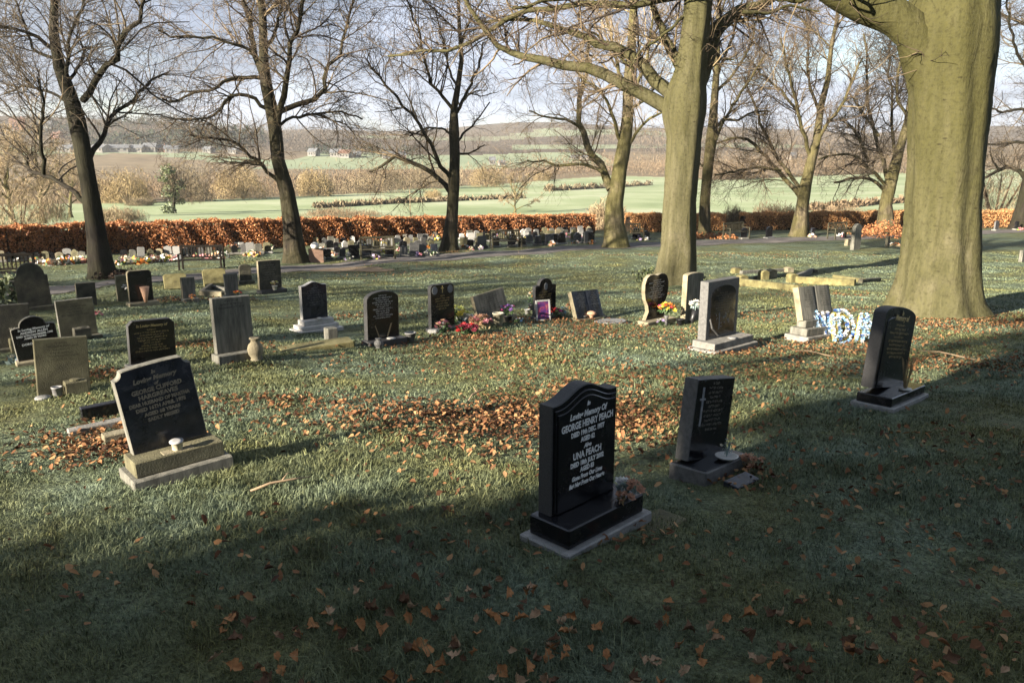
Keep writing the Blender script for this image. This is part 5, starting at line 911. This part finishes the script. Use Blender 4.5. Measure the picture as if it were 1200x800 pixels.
for k in range(16): x = rr.uniform(-.2, .25) * S_.w; z = S_.z + S_.h * rr.uniform(.2, .42); a = rr.random() * 6; mb.quad((x, S_.yf - .006, z), (x + .03 * math.cos(a), S_.yf - .006, z + .03 * math.sin(a)), (x + .04 * math.cos(a + .6), S_.yf - .006, z + .04 * math.sin(a + .6)), (x + .02 * math.cos(a + 1.2), S_.yf - .006, z + .02 * math.sin(a + 1.2)))
mb.box(-S_.w * .12, -S_.w * .09, S_.yf - .006, S_.yf - .001, S_.z + S_.h * .15, S_.z + S_.h * .45, .001); mb.build('carved_flowers', mt['greyletter'], S_.T)
mb = MB(); x = -S_.w * .40; mb.tube([(x, S_.yf - .004, S_.z + S_.h * .36), (x + .05, S_.yf - .008, S_.z + S_.h * .2), (x + .22, S_.yf - .008, S_.z + .03)], [.012, .016, .012], 8); mb.build('carved_scroll', mt['grey'], S_.T)
lathe_thing('stone_disc', 'pale flat cap on the upper step of the carved arch headstone', 'disc', on(S_, 0.03, -.13, S_.z), [(.05, 0), (.07, .008), (.05, .02), (.02, .022)], 'greylight')
for s_ in SL:
    if abs(s_.roll) > .3:
        pv = Matrix.Translation((0, s_.by, s_.z)); mx_ = pv @ Matrix.Rotation(R(s_.roll), 4, 'Y') @ pv.inverted(); up = s_.w / 2 * abs(math.sin(R(s_.roll)))
        for ch in s_.T.children:
            if ch.name.split('.')[0] in ('tablet', 'panel', 'inscription', 'carved_cross', 'carved_wheat', 'portrait_disc', 'gilt_cross'): ch.matrix_local = Matrix.Translation((0, 0, -.002)) @ mx_
SL.clear()
# open book on stand with floral letters
T, p0, bw, bz = book('pale grey open book headstone on stepped base beside the blue floral letters', 953, 395, 335, 36, 'limestone', 'sandstone', 38, 3, 16, [(.06, .42, .10, 'concrete'), (.02, .30, .12, 'limestone'), (-.04, .16, .12, 'limestone')], 'darkletter', 70)
def letter(ch, u, v, hpx, face, label, yaw, tilt):
    p, zc = hit(u, v); s = zc / F; h = hpx * s; T = thing('floral_letter', label, 'floral tribute', p, (R(tilt), 0, R(yaw)), 'blue and white floral letters')
    strokes = {'N': [[(-.36, 0), (-.36, 1)], [(-.36, 1), (.36, 0)], [(.36, 0), (.36, 1)]], 'D': [[(-.34, 0), (-.34, 1)], [(-.34, 1), (.1, .97), (.36, .75), (.40, .5), (.36, .25), (.1, .03), (-.34, 0)]], 'A': [[(-.42, 0), (0, 1)], [(0, 1), (.42, 0)], [(-.25, .36), (.25, .36)]]}[ch]
    fb = MB(); ros = {'sky': MB(), 'whitepetal': MB(), 'blue': MB()}; rr = random.Random(u)
    for st in strokes:
        for (x0, z0), (x1, z1) in zip(st[:-1], st[1:]):
            L = math.hypot(x1 - x0, z1 - z0); nx, nz = -(z1 - z0) / L * .10, (x1 - x0) / L * .10; pr = [(h * (x0 + nx), h * (z0 + nz) + .05), (h * (x1 + nx), h * (z1 + nz) + .05), (h * (x1 - nx), h * (z1 - nz) + .05), (h * (x0 - nx), h * (z0 - nz) + .05)]
            if (pr[1][0] - pr[0][0]) * (pr[2][1] - pr[1][1]) - (pr[1][1] - pr[0][1]) * (pr[2][0] - pr[1][0]) < 0: pr = pr[::-1]
            fb.prism(pr, -.028 + .002 * len(fb.f) / 12, .03, .004)
            for k in range(int(L * 11) + 1):
                f = k / (int(L * 11) + .001); bx, bz2 = x0 + (x1 - x0) * f, z0 + (z1 - z0) * f
                for sd in (-1.55, 1.55):
                    c = (h * (bx + nx * sd) + rr.uniform(-.01, .01), -.03, h * (bz2 + nz * sd) + .05); key = rr.choice(['sky', 'sky', 'whitepetal', 'whitepetal', 'blue'])
                    for j in range(5):
                        a = j * 1.256 + rr.random(); q = h * .085; ros[key].quad(c, (c[0] + q * math.cos(a), c[1] - .03, c[2] + q * math.sin(a)), (c[0] + q * 1.15 * math.cos(a + .6), c[1] - .012, c[2] + q * 1.15 * math.sin(a + .6)), (c[0] + q * .8 * math.cos(a + 1.1), c[1] + .01, c[2] + q * .8 * math.sin(a + 1.1)))
    fb.build('letter_face', mt[face], T)
    for k, m in ros.items():
        if m.v: m.build('ribbon_rosettes', mt[k], T)
letter('N', 961, 396, 25, 'greycard', 'letter N of the floral tribute, grey faced with blue ribbons, beside the book headstone', 25, -14)
letter('D', 987, 402, 30, 'goldcard', 'letter D of the floral tribute, ringed with blue and white ribbon', 25, -14)
letter('A', 1013, 402, 28, 'goldcard', 'letter A of the floral tribute, gold faced, right before the leaning black headstone', 25, -14)
# mossy kerbed plots in front of the giant beech
def rail(u0, v0, u1, v1, hh, w, m, label, name='kerb_rail'):
    a, b = G(u0, v0), G(u1, v1); L = np.linalg.norm(b - a); c = (a + b) / 2; mb = MB(); mb.box(-L / 2, L / 2, -w / 2, w / 2, -.06, hh, .012)
    tag(mb.build(name, mt[m], None, c, (0, -math.asin((b[2] - a[2]) / L), math.atan2(b[1] - a[1], b[0] - a[0]))), label, 'kerb', 'mossy kerbs around old plots')
rail(869, 334, 938, 343, .20, .16, 'moss', 'front mossy kerb of the left old plot, longest yellow green rail'); rail(930, 331, 1002, 335, .2, .16, 'moss', 'yellow green kerb rail in the middle of the right old plot'); rail(868, 321, 925, 318, .12, .14, 'limestone', 'grey back kerb rail of the left old plot'); rail(885, 328, 905, 322, .12, .14, 'darkstone', 'dark short kerb rail inside the left old plot'); rail(978, 326, 1012, 331, .12, .16, 'moss', 'mossy kerb rail sloping to the right end of the old plots'); rail(1008, 331.5, 1030, 329.5, .12, .14, 'darkstone', 'dark kerb end nearest the giant beech'); rail(932, 326, 952, 318, .12, .14, 'limestone', 'pale cross rail between the two old plots')
for k, (u, v, h, m, lb) in enumerate([(869, 333, .30, 'moss', 'mossy corner post at the left front of the old plots'), (894, 328, .34, 'moss', 'tallest mossy post in the middle of the old plots'), (904, 325, .3, 'sandstone', 'pale sandstone post beside the tallest mossy post'), (928, 331, .30, 'moss', 'mossy post where the two old plots meet'), (862, 320, .2, 'moss', 'low mossy post at the back left of the old plots'), (924, 319, .2, 'sandstone', 'pale back post between the old plots'), (952, 319, .12, 'darkstone', 'small dark post at the back of the right old plot'), (863, 319.6, .22, 'darkstone', 'dark block behind the low mossy post')]):
    mb = MB(); mb.box(-.15, .15, -.13, .13, -.05, h * .75, .015); mb.prism([(-.15, h * .74), (.15, h * .74), (.11, h * .9), (0, h), (-.11, h * .9)], -.13, .13, .008); tag(mb.build('kerb_post', mt[m], None, G(u, v), (0, R(4 * math.sin(k * 2)), R(20))), lb, 'kerb', 'mossy kerbs around old plots')
# far stones on the near lawn, left
stone('tall blackened old headstone with rounded shouldered arch at the left', 43, 364, 308, 34, 'oldarch', 'darkstone', 'darkstone', [(.03, .3, .08, 'darkstone')], .16, 34, -4, 0); stone('small dark stone half hidden left of the tall blackened arch', 22, 361, 329, 12, 'flat', 'darkstone', 'limestone', [(.03, .24, .06, 'limestone')], .12, 34, 0)
stone('small plain dark flat topped headstone, left of the flower stone pair', 103, 358, 331, 21, 'flat', 'darkstone', 'sandstone', [], .1, 40, 2)
V1 = stone('small grey headstone with a blue and white flower wreath on its face', 148, 353, 322, 18, 'slant', 'olive', 'sandstone', [], .1, 40, 0); bouquet('blue and white flowers hung before the small grey headstone', on(V1, .03, -.12, V1.h * .35), .15, .16, ['sky', 'whitepetal', 'blue'], 9, 'greenleaf', 70, bl=.3, nleaf=24)
W1 = stone('black round shouldered headstone with a pale cone vase before it', 170, 359, 317, 27, 'roundcorner', 'black', 'sandstone', [(.06, .3, .09, 'sandstone')], .1, 40, 0)
mb = MB(); mb.lathe([(.03, 0), (.05, .1), (.10, .34), (.085, .34)], 12); tag(mb.build('cone_vase', mt['peach'], None, on(W1, .03, -.14, .09), smooth=True), 'pale pink cone vase before the black round shouldered headstone', 'vase')
def slab(u, v, w, h, m, label, lean): mb = MB(); mb.prism(outline('clipped', w, h), -.05, .05, .01); tag(mb.build('leaning_slab', mt[m], None, G(u, v), (R(-lean), 0, R(28))), label, 'headstone')
slab(207, 339, .62, .52, 'moss', 'yellow green mossy slab leaning far back, left of the two', 42); slab(253, 336, .66, .58, 'moss', 'yellow green mossy slab leaning back behind a stone kerb box', 32)
X1 = stone('narrow weathered grey stone with small flowers, right of the leaning mossy slab', 225, 354, 325, 16, 'slant', 'limestone', 'sandstone', [(.02, .26, .08, 'limestone')], .11, 40, 0)
bouquet('tiny orange flowers at the foot of the narrow weathered stone', on(X1, .0, -.16, .04), .09, .14, ['orange', 'peach'], 5, 'straw', 71, bl=.4, nleaf=12)
rail(236, 346, 262, 348, .14, .14, 'sandstone', 'front sandstone kerb of the small plot before the leaning mossy slab'); rail(236, 346, 248, 337, .13, .12, 'darkstone', 'dark side kerb of the small plot before the leaning mossy slab'); rail(250, 338, 268, 342, .1, .12, 'limestone', 'pale back kerb of the small plot before the leaning mossy slab')
Y1 = stone('small square grey stone with a red flower, just above the tall streaked grey headstone', 276, 350, 321, 16, 'flat', 'limestone', 'limestone', [(.06, .3, .07, 'limestone')], .12, 40, 0); bouquet('red and orange flowers on the small square grey stone base', on(Y1, .05, -.17, .06), .1, .13, ['red', 'orange'], 6, 'greenleaf', 72, bl=.4, nleaf=10)
stone('small dark round topped stone beyond the square grey stone, by the path', 290, 333, 310, 14, 'arch', 'darkstone', 'darkstone', [(.06, .3, .10, 'darkstone')], .12, 30, 0)
Z1 = stone('large dark headstone with pale worn lettering beside the leaning tree', 322, 344, 305, 27, 'slant', 'darkstone', 'sandstone', [(.05, .34, .10, 'blackside')], .11, 40, -1, 0, worn=8, letter='dimletter', lz=(.95, .3), seed=31)
lathe_thing('grave_pot', 'small white pot at the foot of the large dark lettered headstone', 'pot', on(Z1, .0, -.2, .1), pot(.12, .05, .07), 'whiteplastic'); bouquet('few cream flowers in the small white pot by the leaning tree', on(Z1, .0, -.2, .21), .11, .12, ['cream', 'yellowgreen'], 6, 'straw', 73, bl=.4, nleaf=10)
stone('narrow pointed grey standing stone by the path at the right', 1004, 293, 262, 11, 'lancet', 'limestone', 'limestone', [], .2, 35, 0); stone('small pale block beside the narrow pointed stone', 995, 288, 280, 7, 'slant', 'sandstone', 'sandstone', [], .2, 35, 0); stone('small dark stone with flowers left of the giant beech', 1041, 289, 277, 5, 'flat', 'darkstone', 'darkstone', [], .14, 35, 0)
bouquet('orange and white flowers on the grass left of the giant beech', G(1048, 289), .3, .18, ['orange', 'whitepetal', 'peach'], 10, 'straw', 74, bl=.28, nleaf=30); stone('tiny dark stone touching the giant beech trunk at the left', 1059, 293, 287, 4, 'flat', 'darkstone', 'darkstone', [], .14, 35, 0); stone('pale stone cut by the right edge of the view', 1200, 307, 293, 8, 'slant', 'limestone', 'limestone', [], .14, 35, 0)
# twigs on the ground, ground ivy, leaf mounds
for u, v, L, a, lb in [(560, 466, .5, 1.2, 'thin fallen twig on the leaves left of the nearest headstone'), (1130, 372, 1.6, 2.6, 'long fallen branch on the leaves at the foot of the giant beech'), (958, 418, .7, 2.4, 'pale fallen twig before the open book headstone'), (330, 574, .4, .5, 'short dark twig on the shaded grass in the foreground'), (1115, 420, .8, 2.3, 'fallen twig on the leaves right of the leaning gilt lettered headstone')]:
    p = G(u, v, .035); mb = MB(); q = [(-L / 2, 0, .0), (-L / 6, .05 * L, .02), (L / 5, -.02 * L, .03), (L / 2, .06 * L, .01)]; mb.tube(q, [.008, .009, .007, .003], 6); mb.tube([(0, .02 * L, .02), (L * .15, .16 * L, .05), (L * .3, .2 * L, .03)], [.005, .004, .002], 5); tag(mb.build('fallen_twig', mt['sticks'], None, p, (0, 0, a), True), lb, 'twig')
def mound(name, lb, cat, u, v, r, h, m, n, size, seed): rng = np.random.default_rng(seed); p = G(u, v); tag(mass(name, [flakes(dome(n, (0, 0, -.02), (r, r * .8, h), rng, .5), size, .6, rng, 0)], m, None, p), lb, cat)
mound('ground_ivy', 'dark green ivy tuft at the left foot of the central beech', 'ivy', 762, 330, .5, .5, mt['ivy'], 320, .10, 1); mound('ground_ivy', 'dark green ivy tuft at the right foot of the central beech', 'ivy', 812, 331, .35, .4, mt['ivy'], 220, .10, 2)
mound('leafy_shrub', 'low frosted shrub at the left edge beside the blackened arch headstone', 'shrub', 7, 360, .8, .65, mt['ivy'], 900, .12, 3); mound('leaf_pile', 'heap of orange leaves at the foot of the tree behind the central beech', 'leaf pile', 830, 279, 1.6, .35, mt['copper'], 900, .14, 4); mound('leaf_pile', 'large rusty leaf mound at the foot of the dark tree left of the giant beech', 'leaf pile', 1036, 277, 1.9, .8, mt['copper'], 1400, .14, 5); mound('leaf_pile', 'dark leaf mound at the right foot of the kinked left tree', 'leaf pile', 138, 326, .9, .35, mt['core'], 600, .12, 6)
# ------------------------------------------------------------------ benches
def bench(u, v, L, yaw, m, label, face=0):
    T = thing('bench', label, 'bench', G(u, v), (0, 0, R(yaw)), 'timber benches along the path'); h = .44
    mb = MB()
    for k in range(5): mb.box(-L / 2, L / 2, -.26 + .105 * k, -.17 + .105 * k, h - .025, h, .004)
    mb.build('seat', mt[m], T); mb = MB(); mb.box(-L / 2, L / 2, .27, .31, .88, .97, .006); mb.box(-L / 2, L / 2, .27, .305, h + .03, h + .09, .006); n = int(L / .115)
    for k in range(n): x = -L / 2 + L * (k + .5) / n; mb.box(x - .022, x + .022, .279, .297, h + .085, .885, .003)
    mb.build('backrest', mt[m], T)
    for sx in (-1, 1):
        x = sx * (L / 2 - .03)
        for y, top in ((-.24, .64), (.29, .96)): mb = MB(); mb.box(x - .032, x + .032, y - .032, y + .032, -.03, top, .005); mb.build('leg', mt[m], T)
        mb = MB(); mb.box(x - .04, x + .04, -.30, .26, .64, .675, .006); mb.build('armrest', mt[m], T)
    return T
bench(237, 317, 1.62, 8, 'bench', 'dark slatted bench standing alone on the grass beyond the path at the left'); bench(8, 336, 1.5, 12, 'bench', 'dark slatted bench cut by the left edge of the view'); bench(443, 303, 1.55, 14, 'benchgreen', 'timber bench behind black headstones right of the leaning tree'); bench(593, 292, 1.6, 14, 'benchgreen', 'weathered timber bench facing the path right of the slender tree'); bench(863, 280, 1.7, 32, 'benchgreen', 'weathered timber bench just right of the central beech'); bench(985, 280, 1.7, 30, 'benchgreen', 'timber bench right of the spreading tree'); bench(738, 282, 1.6, 18, 'benchgreen', 'timber bench between the pale forked tree and the central beech')
# ------------------------------------------------------------------ far rows of headstones beyond the path
ORD = ['first', 'second', 'third', 'fourth', 'fifth', 'sixth', 'seventh', 'eighth', 'ninth', 'tenth', 'eleventh', 'twelfth', 'thirteenth', 'fourteenth', 'fifteenth', 'sixteenth', 'seventeenth', 'eighteenth', 'nineteenth', 'twentieth']
def ordn(k): return ORD[k] if k < 20 else ('twenty-' + ORD[k - 20] if k < 29 else ('thirtieth' if k == 29 else 'thirty-' + ORD[k - 30]))
SHN = dict(flat='flat topped', arch='round topped', shoulder='shouldered', ogee='curved top', clipped='clipped corner', roundcorner='round cornered')
PAL = dict(black='black', bluegran='blue-black', grey='grey', limestone='weathered grey', greylight='pale grey', sandstone='sandstone', marble='white', olive='brown')
TRK = [(345, 22), (527, 14), (721, 18), (791, 30), (825, 10), (936, 12), (1039, 14), (1098, 46), (120, 22)]
def far_row(u0, v0, u1, v1, step, hpx, pal, rowname, seed, yaw, flowers=.4, flcols=('whitepetal', 'yellow', 'whitepetal', 'pink', 'cream', 'peach', 'cream', 'orange', 'lilac', 'bronze')):
    rr = random.Random(seed); n = int((u1 - u0) / step); cnt = 0
    for k in range(n + 1):
        u = u0 + (u1 - u0) * k / n + rr.uniform(-.22, .22) * step; v = v0 + (v1 - v0) * (u - u0) / (u1 - u0) + rr.uniform(-.3, .3)
        if any(abs(u - a) < b for a, b in TRK): continue
        p, s = px_size(u, v); kind = rr.choice(['flat', 'arch', 'arch', 'shoulder', 'ogee', 'clipped', 'roundcorner']); m = rr.choice(pal); h = hpx * s * rr.uniform(.78, 1.12); w = h * rr.uniform(.62, .86); mb = MB()
        mb.cur = 1; mb.box(-w / 2 - .06, w / 2 + .06, -.16, .16, -.05, .09, .01); mb.cur = 0; mb.prism([(x, z + .09) for x, z in outline(kind, w, h - .09)], -.05, .05, .006)
        o = mb.build('far_headstone', [mt[m], mt[rr.choice(['greylight', 'blackside', 'concrete'])]], None, p, (R(rr.uniform(-3, 3)), R(rr.uniform(-3, 3)), R(yaw + rr.uniform(-12, 12))))
        if m in ('black', 'bluegran') and s * 1000 < 60:
            pass
        cnt += 1; tag(o, f'{PAL[m]} {SHN[kind]} headstone, {ordn(cnt - 1)} from left in {rowname}', 'headstone', 'headstones in the far rows beyond the path')
        if rr.random() < flowers:
            c = [rr.choice(flcols) for _ in range(3)]; fr = rr.uniform(.12, .25); q = np.array([p[0] + rr.uniform(-.2, .4), p[1] - rr.uniform(.35, .8), 0]); q[2] = gz(q[0], q[1])
            rng = np.random.default_rng(seed * 50 + k); V, Q = flakes(dome(46, (0, 0, 0), (fr, fr, fr * 1.1), rng, .2), .16, .8, rng); me = from_arrays('flower_tribute', V, Q, qmat=rng.integers(0, 4, len(Q)))
            o2 = link('flower_tribute', me, [mt[x] for x in c] + [mt['greenleaf']], None, q); tag(o2, f'{c[0].replace("petal", "")} and {c[1].replace("petal", "")} flowers by the {ordn(cnt - 1)} stone of {rowname}', 'flowers', 'flower tributes in the far rows')
    return cnt
dk = ['black', 'black', 'bluegran', 'black', 'grey']; lt = ['limestone', 'greylight', 'grey', 'sandstone', 'black', 'olive', 'marble']; mixd = ['black', 'grey', 'limestone', 'olive', 'greylight', 'sandstone']
far_row(386, 303.5, 512, 298, 14, 14, dk, 'the path row by the leaning tree', 1, 20, .5)
far_row(376, 293, 690, 277, 9, 10, lt, 'the middle row under the copper hedge', 2, 20, .35)
far_row(240, 293, 690, 273.5, 8.6, 8.5, lt, 'the back row by the copper hedge', 3, 20, .2)
far_row(128, 303.5, 325, 296, 9.5, 12, mixd, 'the row behind the lone dark bench', 4, 18, .5)
far_row(0, 307, 105, 303.5, 8.5, 12, mixd, 'the front row by the kinked tree', 5, 15, .55)
far_row(2, 300, 325, 289, 8, 10.5, lt, 'the back row under the left hedge', 6, 18, .5)
far_row(552, 291, 690, 284.5, 14, 12.5, dk, 'the path row by the slender tree', 7, 20, .4)
far_row(694, 284, 772, 279, 12, 12, dk, 'the row beside the pale forked tree', 8, 22, .5)
far_row(872, 280, 1195, 269, 25, 12, dk, 'the row before the amber hedge', 9, 30, .4)
far_row(395, 298, 690, 281, 18, 10.5, mixd, 'the second row from the path', 10, 20, .5)
stone('pinkish sandstone headstone topped by a white ball, right of the leaning tree', 371, 308, 291, 17, 'flat', 'pinkstone', 'sandstone', [], .14, 20, 0, group='headstones in the far rows beyond the path')
lathe_thing('flower_wreath', 'round white flower ball on top of the pinkish headstone', 'wreath', G(370, 308) + np.array([0, 0, .6]), [(.03, 0), (.14, .05), (.18, .15), (.14, .25), (.03, .3)], 'whitepetal')
tag(bpy.data.objects['flower_wreath'], None)
rr = random.Random(8)
for k, (u, v) in enumerate([(142, 310), (150, 309), (158, 308.5), (164, 309), (170, 308), (183, 307), (190, 306.5), (200, 306), (207, 306), (58, 311), (66, 310.5), (74, 310), (82, 309.5), (90, 309), (98, 308.5), (44, 309), (243, 304), (252, 303), (262, 303), (298, 301)]):
    cs = [rr.choice(['peach', 'cream', 'cream', 'whitepetal', 'whitepetal', 'pink', 'yellow', 'orange', 'bronze']) for _ in range(3)]; fr = rr.uniform(.2, .36); rng = np.random.default_rng(900 + k); V, Q = flakes(dome(60, (0, 0, 0), (fr, fr, fr * .9), rng, .2), .18, .8, rng)
    o = link('flower_tribute', from_arrays('flower_tribute', V, Q, qmat=rng.integers(0, 4, len(Q))), [mt[x] for x in cs] + [mt['greenleaf']], None, G(u, v)); tag(o, f'{cs[0].replace("petal", "")} and {cs[1].replace("petal", "")} flower heap, {ordn(k)} of the loose heaps on the far left lawn', 'flowers', 'flower tributes on the far left lawn')
# ------------------------------------------------------------------ haze, sky, sun
mb = MB(); mb.box(-1850, 1850, -60, 2650, -9.5, 135, .5)
hz = bpy.data.materials.new('haze_air'); hz.use_nodes = True; nt = hz.node_tree; nt.nodes.clear()
pv = nt.nodes.new('ShaderNodeVolumePrincipled'); pv.inputs['Color'].default_value = (.92, .96, 1, 1); pv.inputs['Density'].default_value = HAZE; pv.inputs['Anisotropy'].default_value = .2
out = nt.nodes.new('ShaderNodeOutputMaterial'); nt.links.new(pv.outputs['Volume'], out.inputs['Volume'])
if HAZE > 0: tag(mb.build('haze', hz), 'thin pale winter haze over the valley', kind='stuff')
w = bpy.data.worlds.new('World'); S.world = w; w.use_nodes = True; nt = w.node_tree; L = nt.links.new; bg = nt.nodes['Background']
EL = R(17); AZ = math.atan2(-.766, -.643)
sky = nt.nodes.new('ShaderNodeTexSky'); sky.sky_type = 'NISHITA'; sky.sun_disc = False; sky.sun_elevation = EL; sky.sun_rotation = AZ % (2 * math.pi); sky.air_density = 1.0; sky.dust_density = .6; sky.ozone_density = 1.5
tc = nt.nodes.new('ShaderNodeTexCoord'); sx = nt.nodes.new('ShaderNodeSeparateXYZ'); L(tc.outputs['Generated'], sx.inputs[0])
def mth(op, a, b=None):
    n = nt.nodes.new('ShaderNodeMath'); n.operation = op
    for k, q in enumerate((a, b)):
        if q is None: continue
        if isinstance(q, (int, float)): n.inputs[k].default_value = q
        else: L(q, n.inputs[k])
    return n.outputs[0]
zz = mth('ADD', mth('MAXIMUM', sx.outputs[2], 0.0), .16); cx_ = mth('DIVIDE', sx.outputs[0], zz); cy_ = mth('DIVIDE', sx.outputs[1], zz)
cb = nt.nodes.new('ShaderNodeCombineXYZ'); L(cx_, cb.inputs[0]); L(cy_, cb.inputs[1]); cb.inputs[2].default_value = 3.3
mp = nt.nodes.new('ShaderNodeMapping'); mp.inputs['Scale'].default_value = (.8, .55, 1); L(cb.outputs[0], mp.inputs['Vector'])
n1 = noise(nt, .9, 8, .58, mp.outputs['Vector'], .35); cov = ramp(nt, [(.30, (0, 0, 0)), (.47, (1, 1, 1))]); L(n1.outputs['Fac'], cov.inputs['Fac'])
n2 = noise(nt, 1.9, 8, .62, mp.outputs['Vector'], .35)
ccol = ramp(nt, [(.30, CLOUD0), (.52, CLOUD1), (.72, CLOUD2)]); L(mth('ADD', n2.outputs['Fac'], mth('ADD', mth('ADD', mth('MULTIPLY', sx.outputs[0], .2), mth('MULTIPLY', sx.outputs[1], .36)), mth('ADD', mth('MULTIPLY', sx.outputs[2], -.40), -.14))), ccol.inputs['Fac'])  # clouds overhead and behind, out of view, shaped darker to cut foreground fill
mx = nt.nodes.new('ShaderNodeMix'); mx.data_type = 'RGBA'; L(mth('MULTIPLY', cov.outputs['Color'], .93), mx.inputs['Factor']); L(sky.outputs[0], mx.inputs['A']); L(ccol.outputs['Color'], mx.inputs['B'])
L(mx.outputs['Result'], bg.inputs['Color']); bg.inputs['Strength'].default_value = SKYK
sun = bpy.data.lights.new('sun', 'SUN'); sun.energy = SUNK; sun.angle = R(.53); sun.color = (1, .88, .71); so = bpy.data.objects.new('sun', sun); COL.objects.link(so)
d = Vector((.766 * math.cos(EL), .643 * math.cos(EL), -math.sin(EL))); so.rotation_euler = d.to_track_quat('-Z', 'Y').to_euler(); so.location = (-40, -30, 40)
S.view_settings.view_transform = 'Standard'; S.view_settings.look = 'None'; S.view_settings.gamma = 1; S.view_settings.exposure = EXPO; S.view_settings.use_curve_mapping = False
S.cycles.max_bounces = 5; S.cycles.diffuse_bounces = 2; S.cycles.glossy_bounces = 2; S.cycles.transmission_bounces = 1; S.cycles.volume_bounces = 0; S.cycles.transparent_max_bounces = 4; S.cycles.use_denoising = True
S.cycles.sample_clamp_indirect = 4
S.cycles.caustics_reflective = False; S.cycles.caustics_refractive = False
for k_, ob in enumerate(list(bpy.data.objects)):
    pass
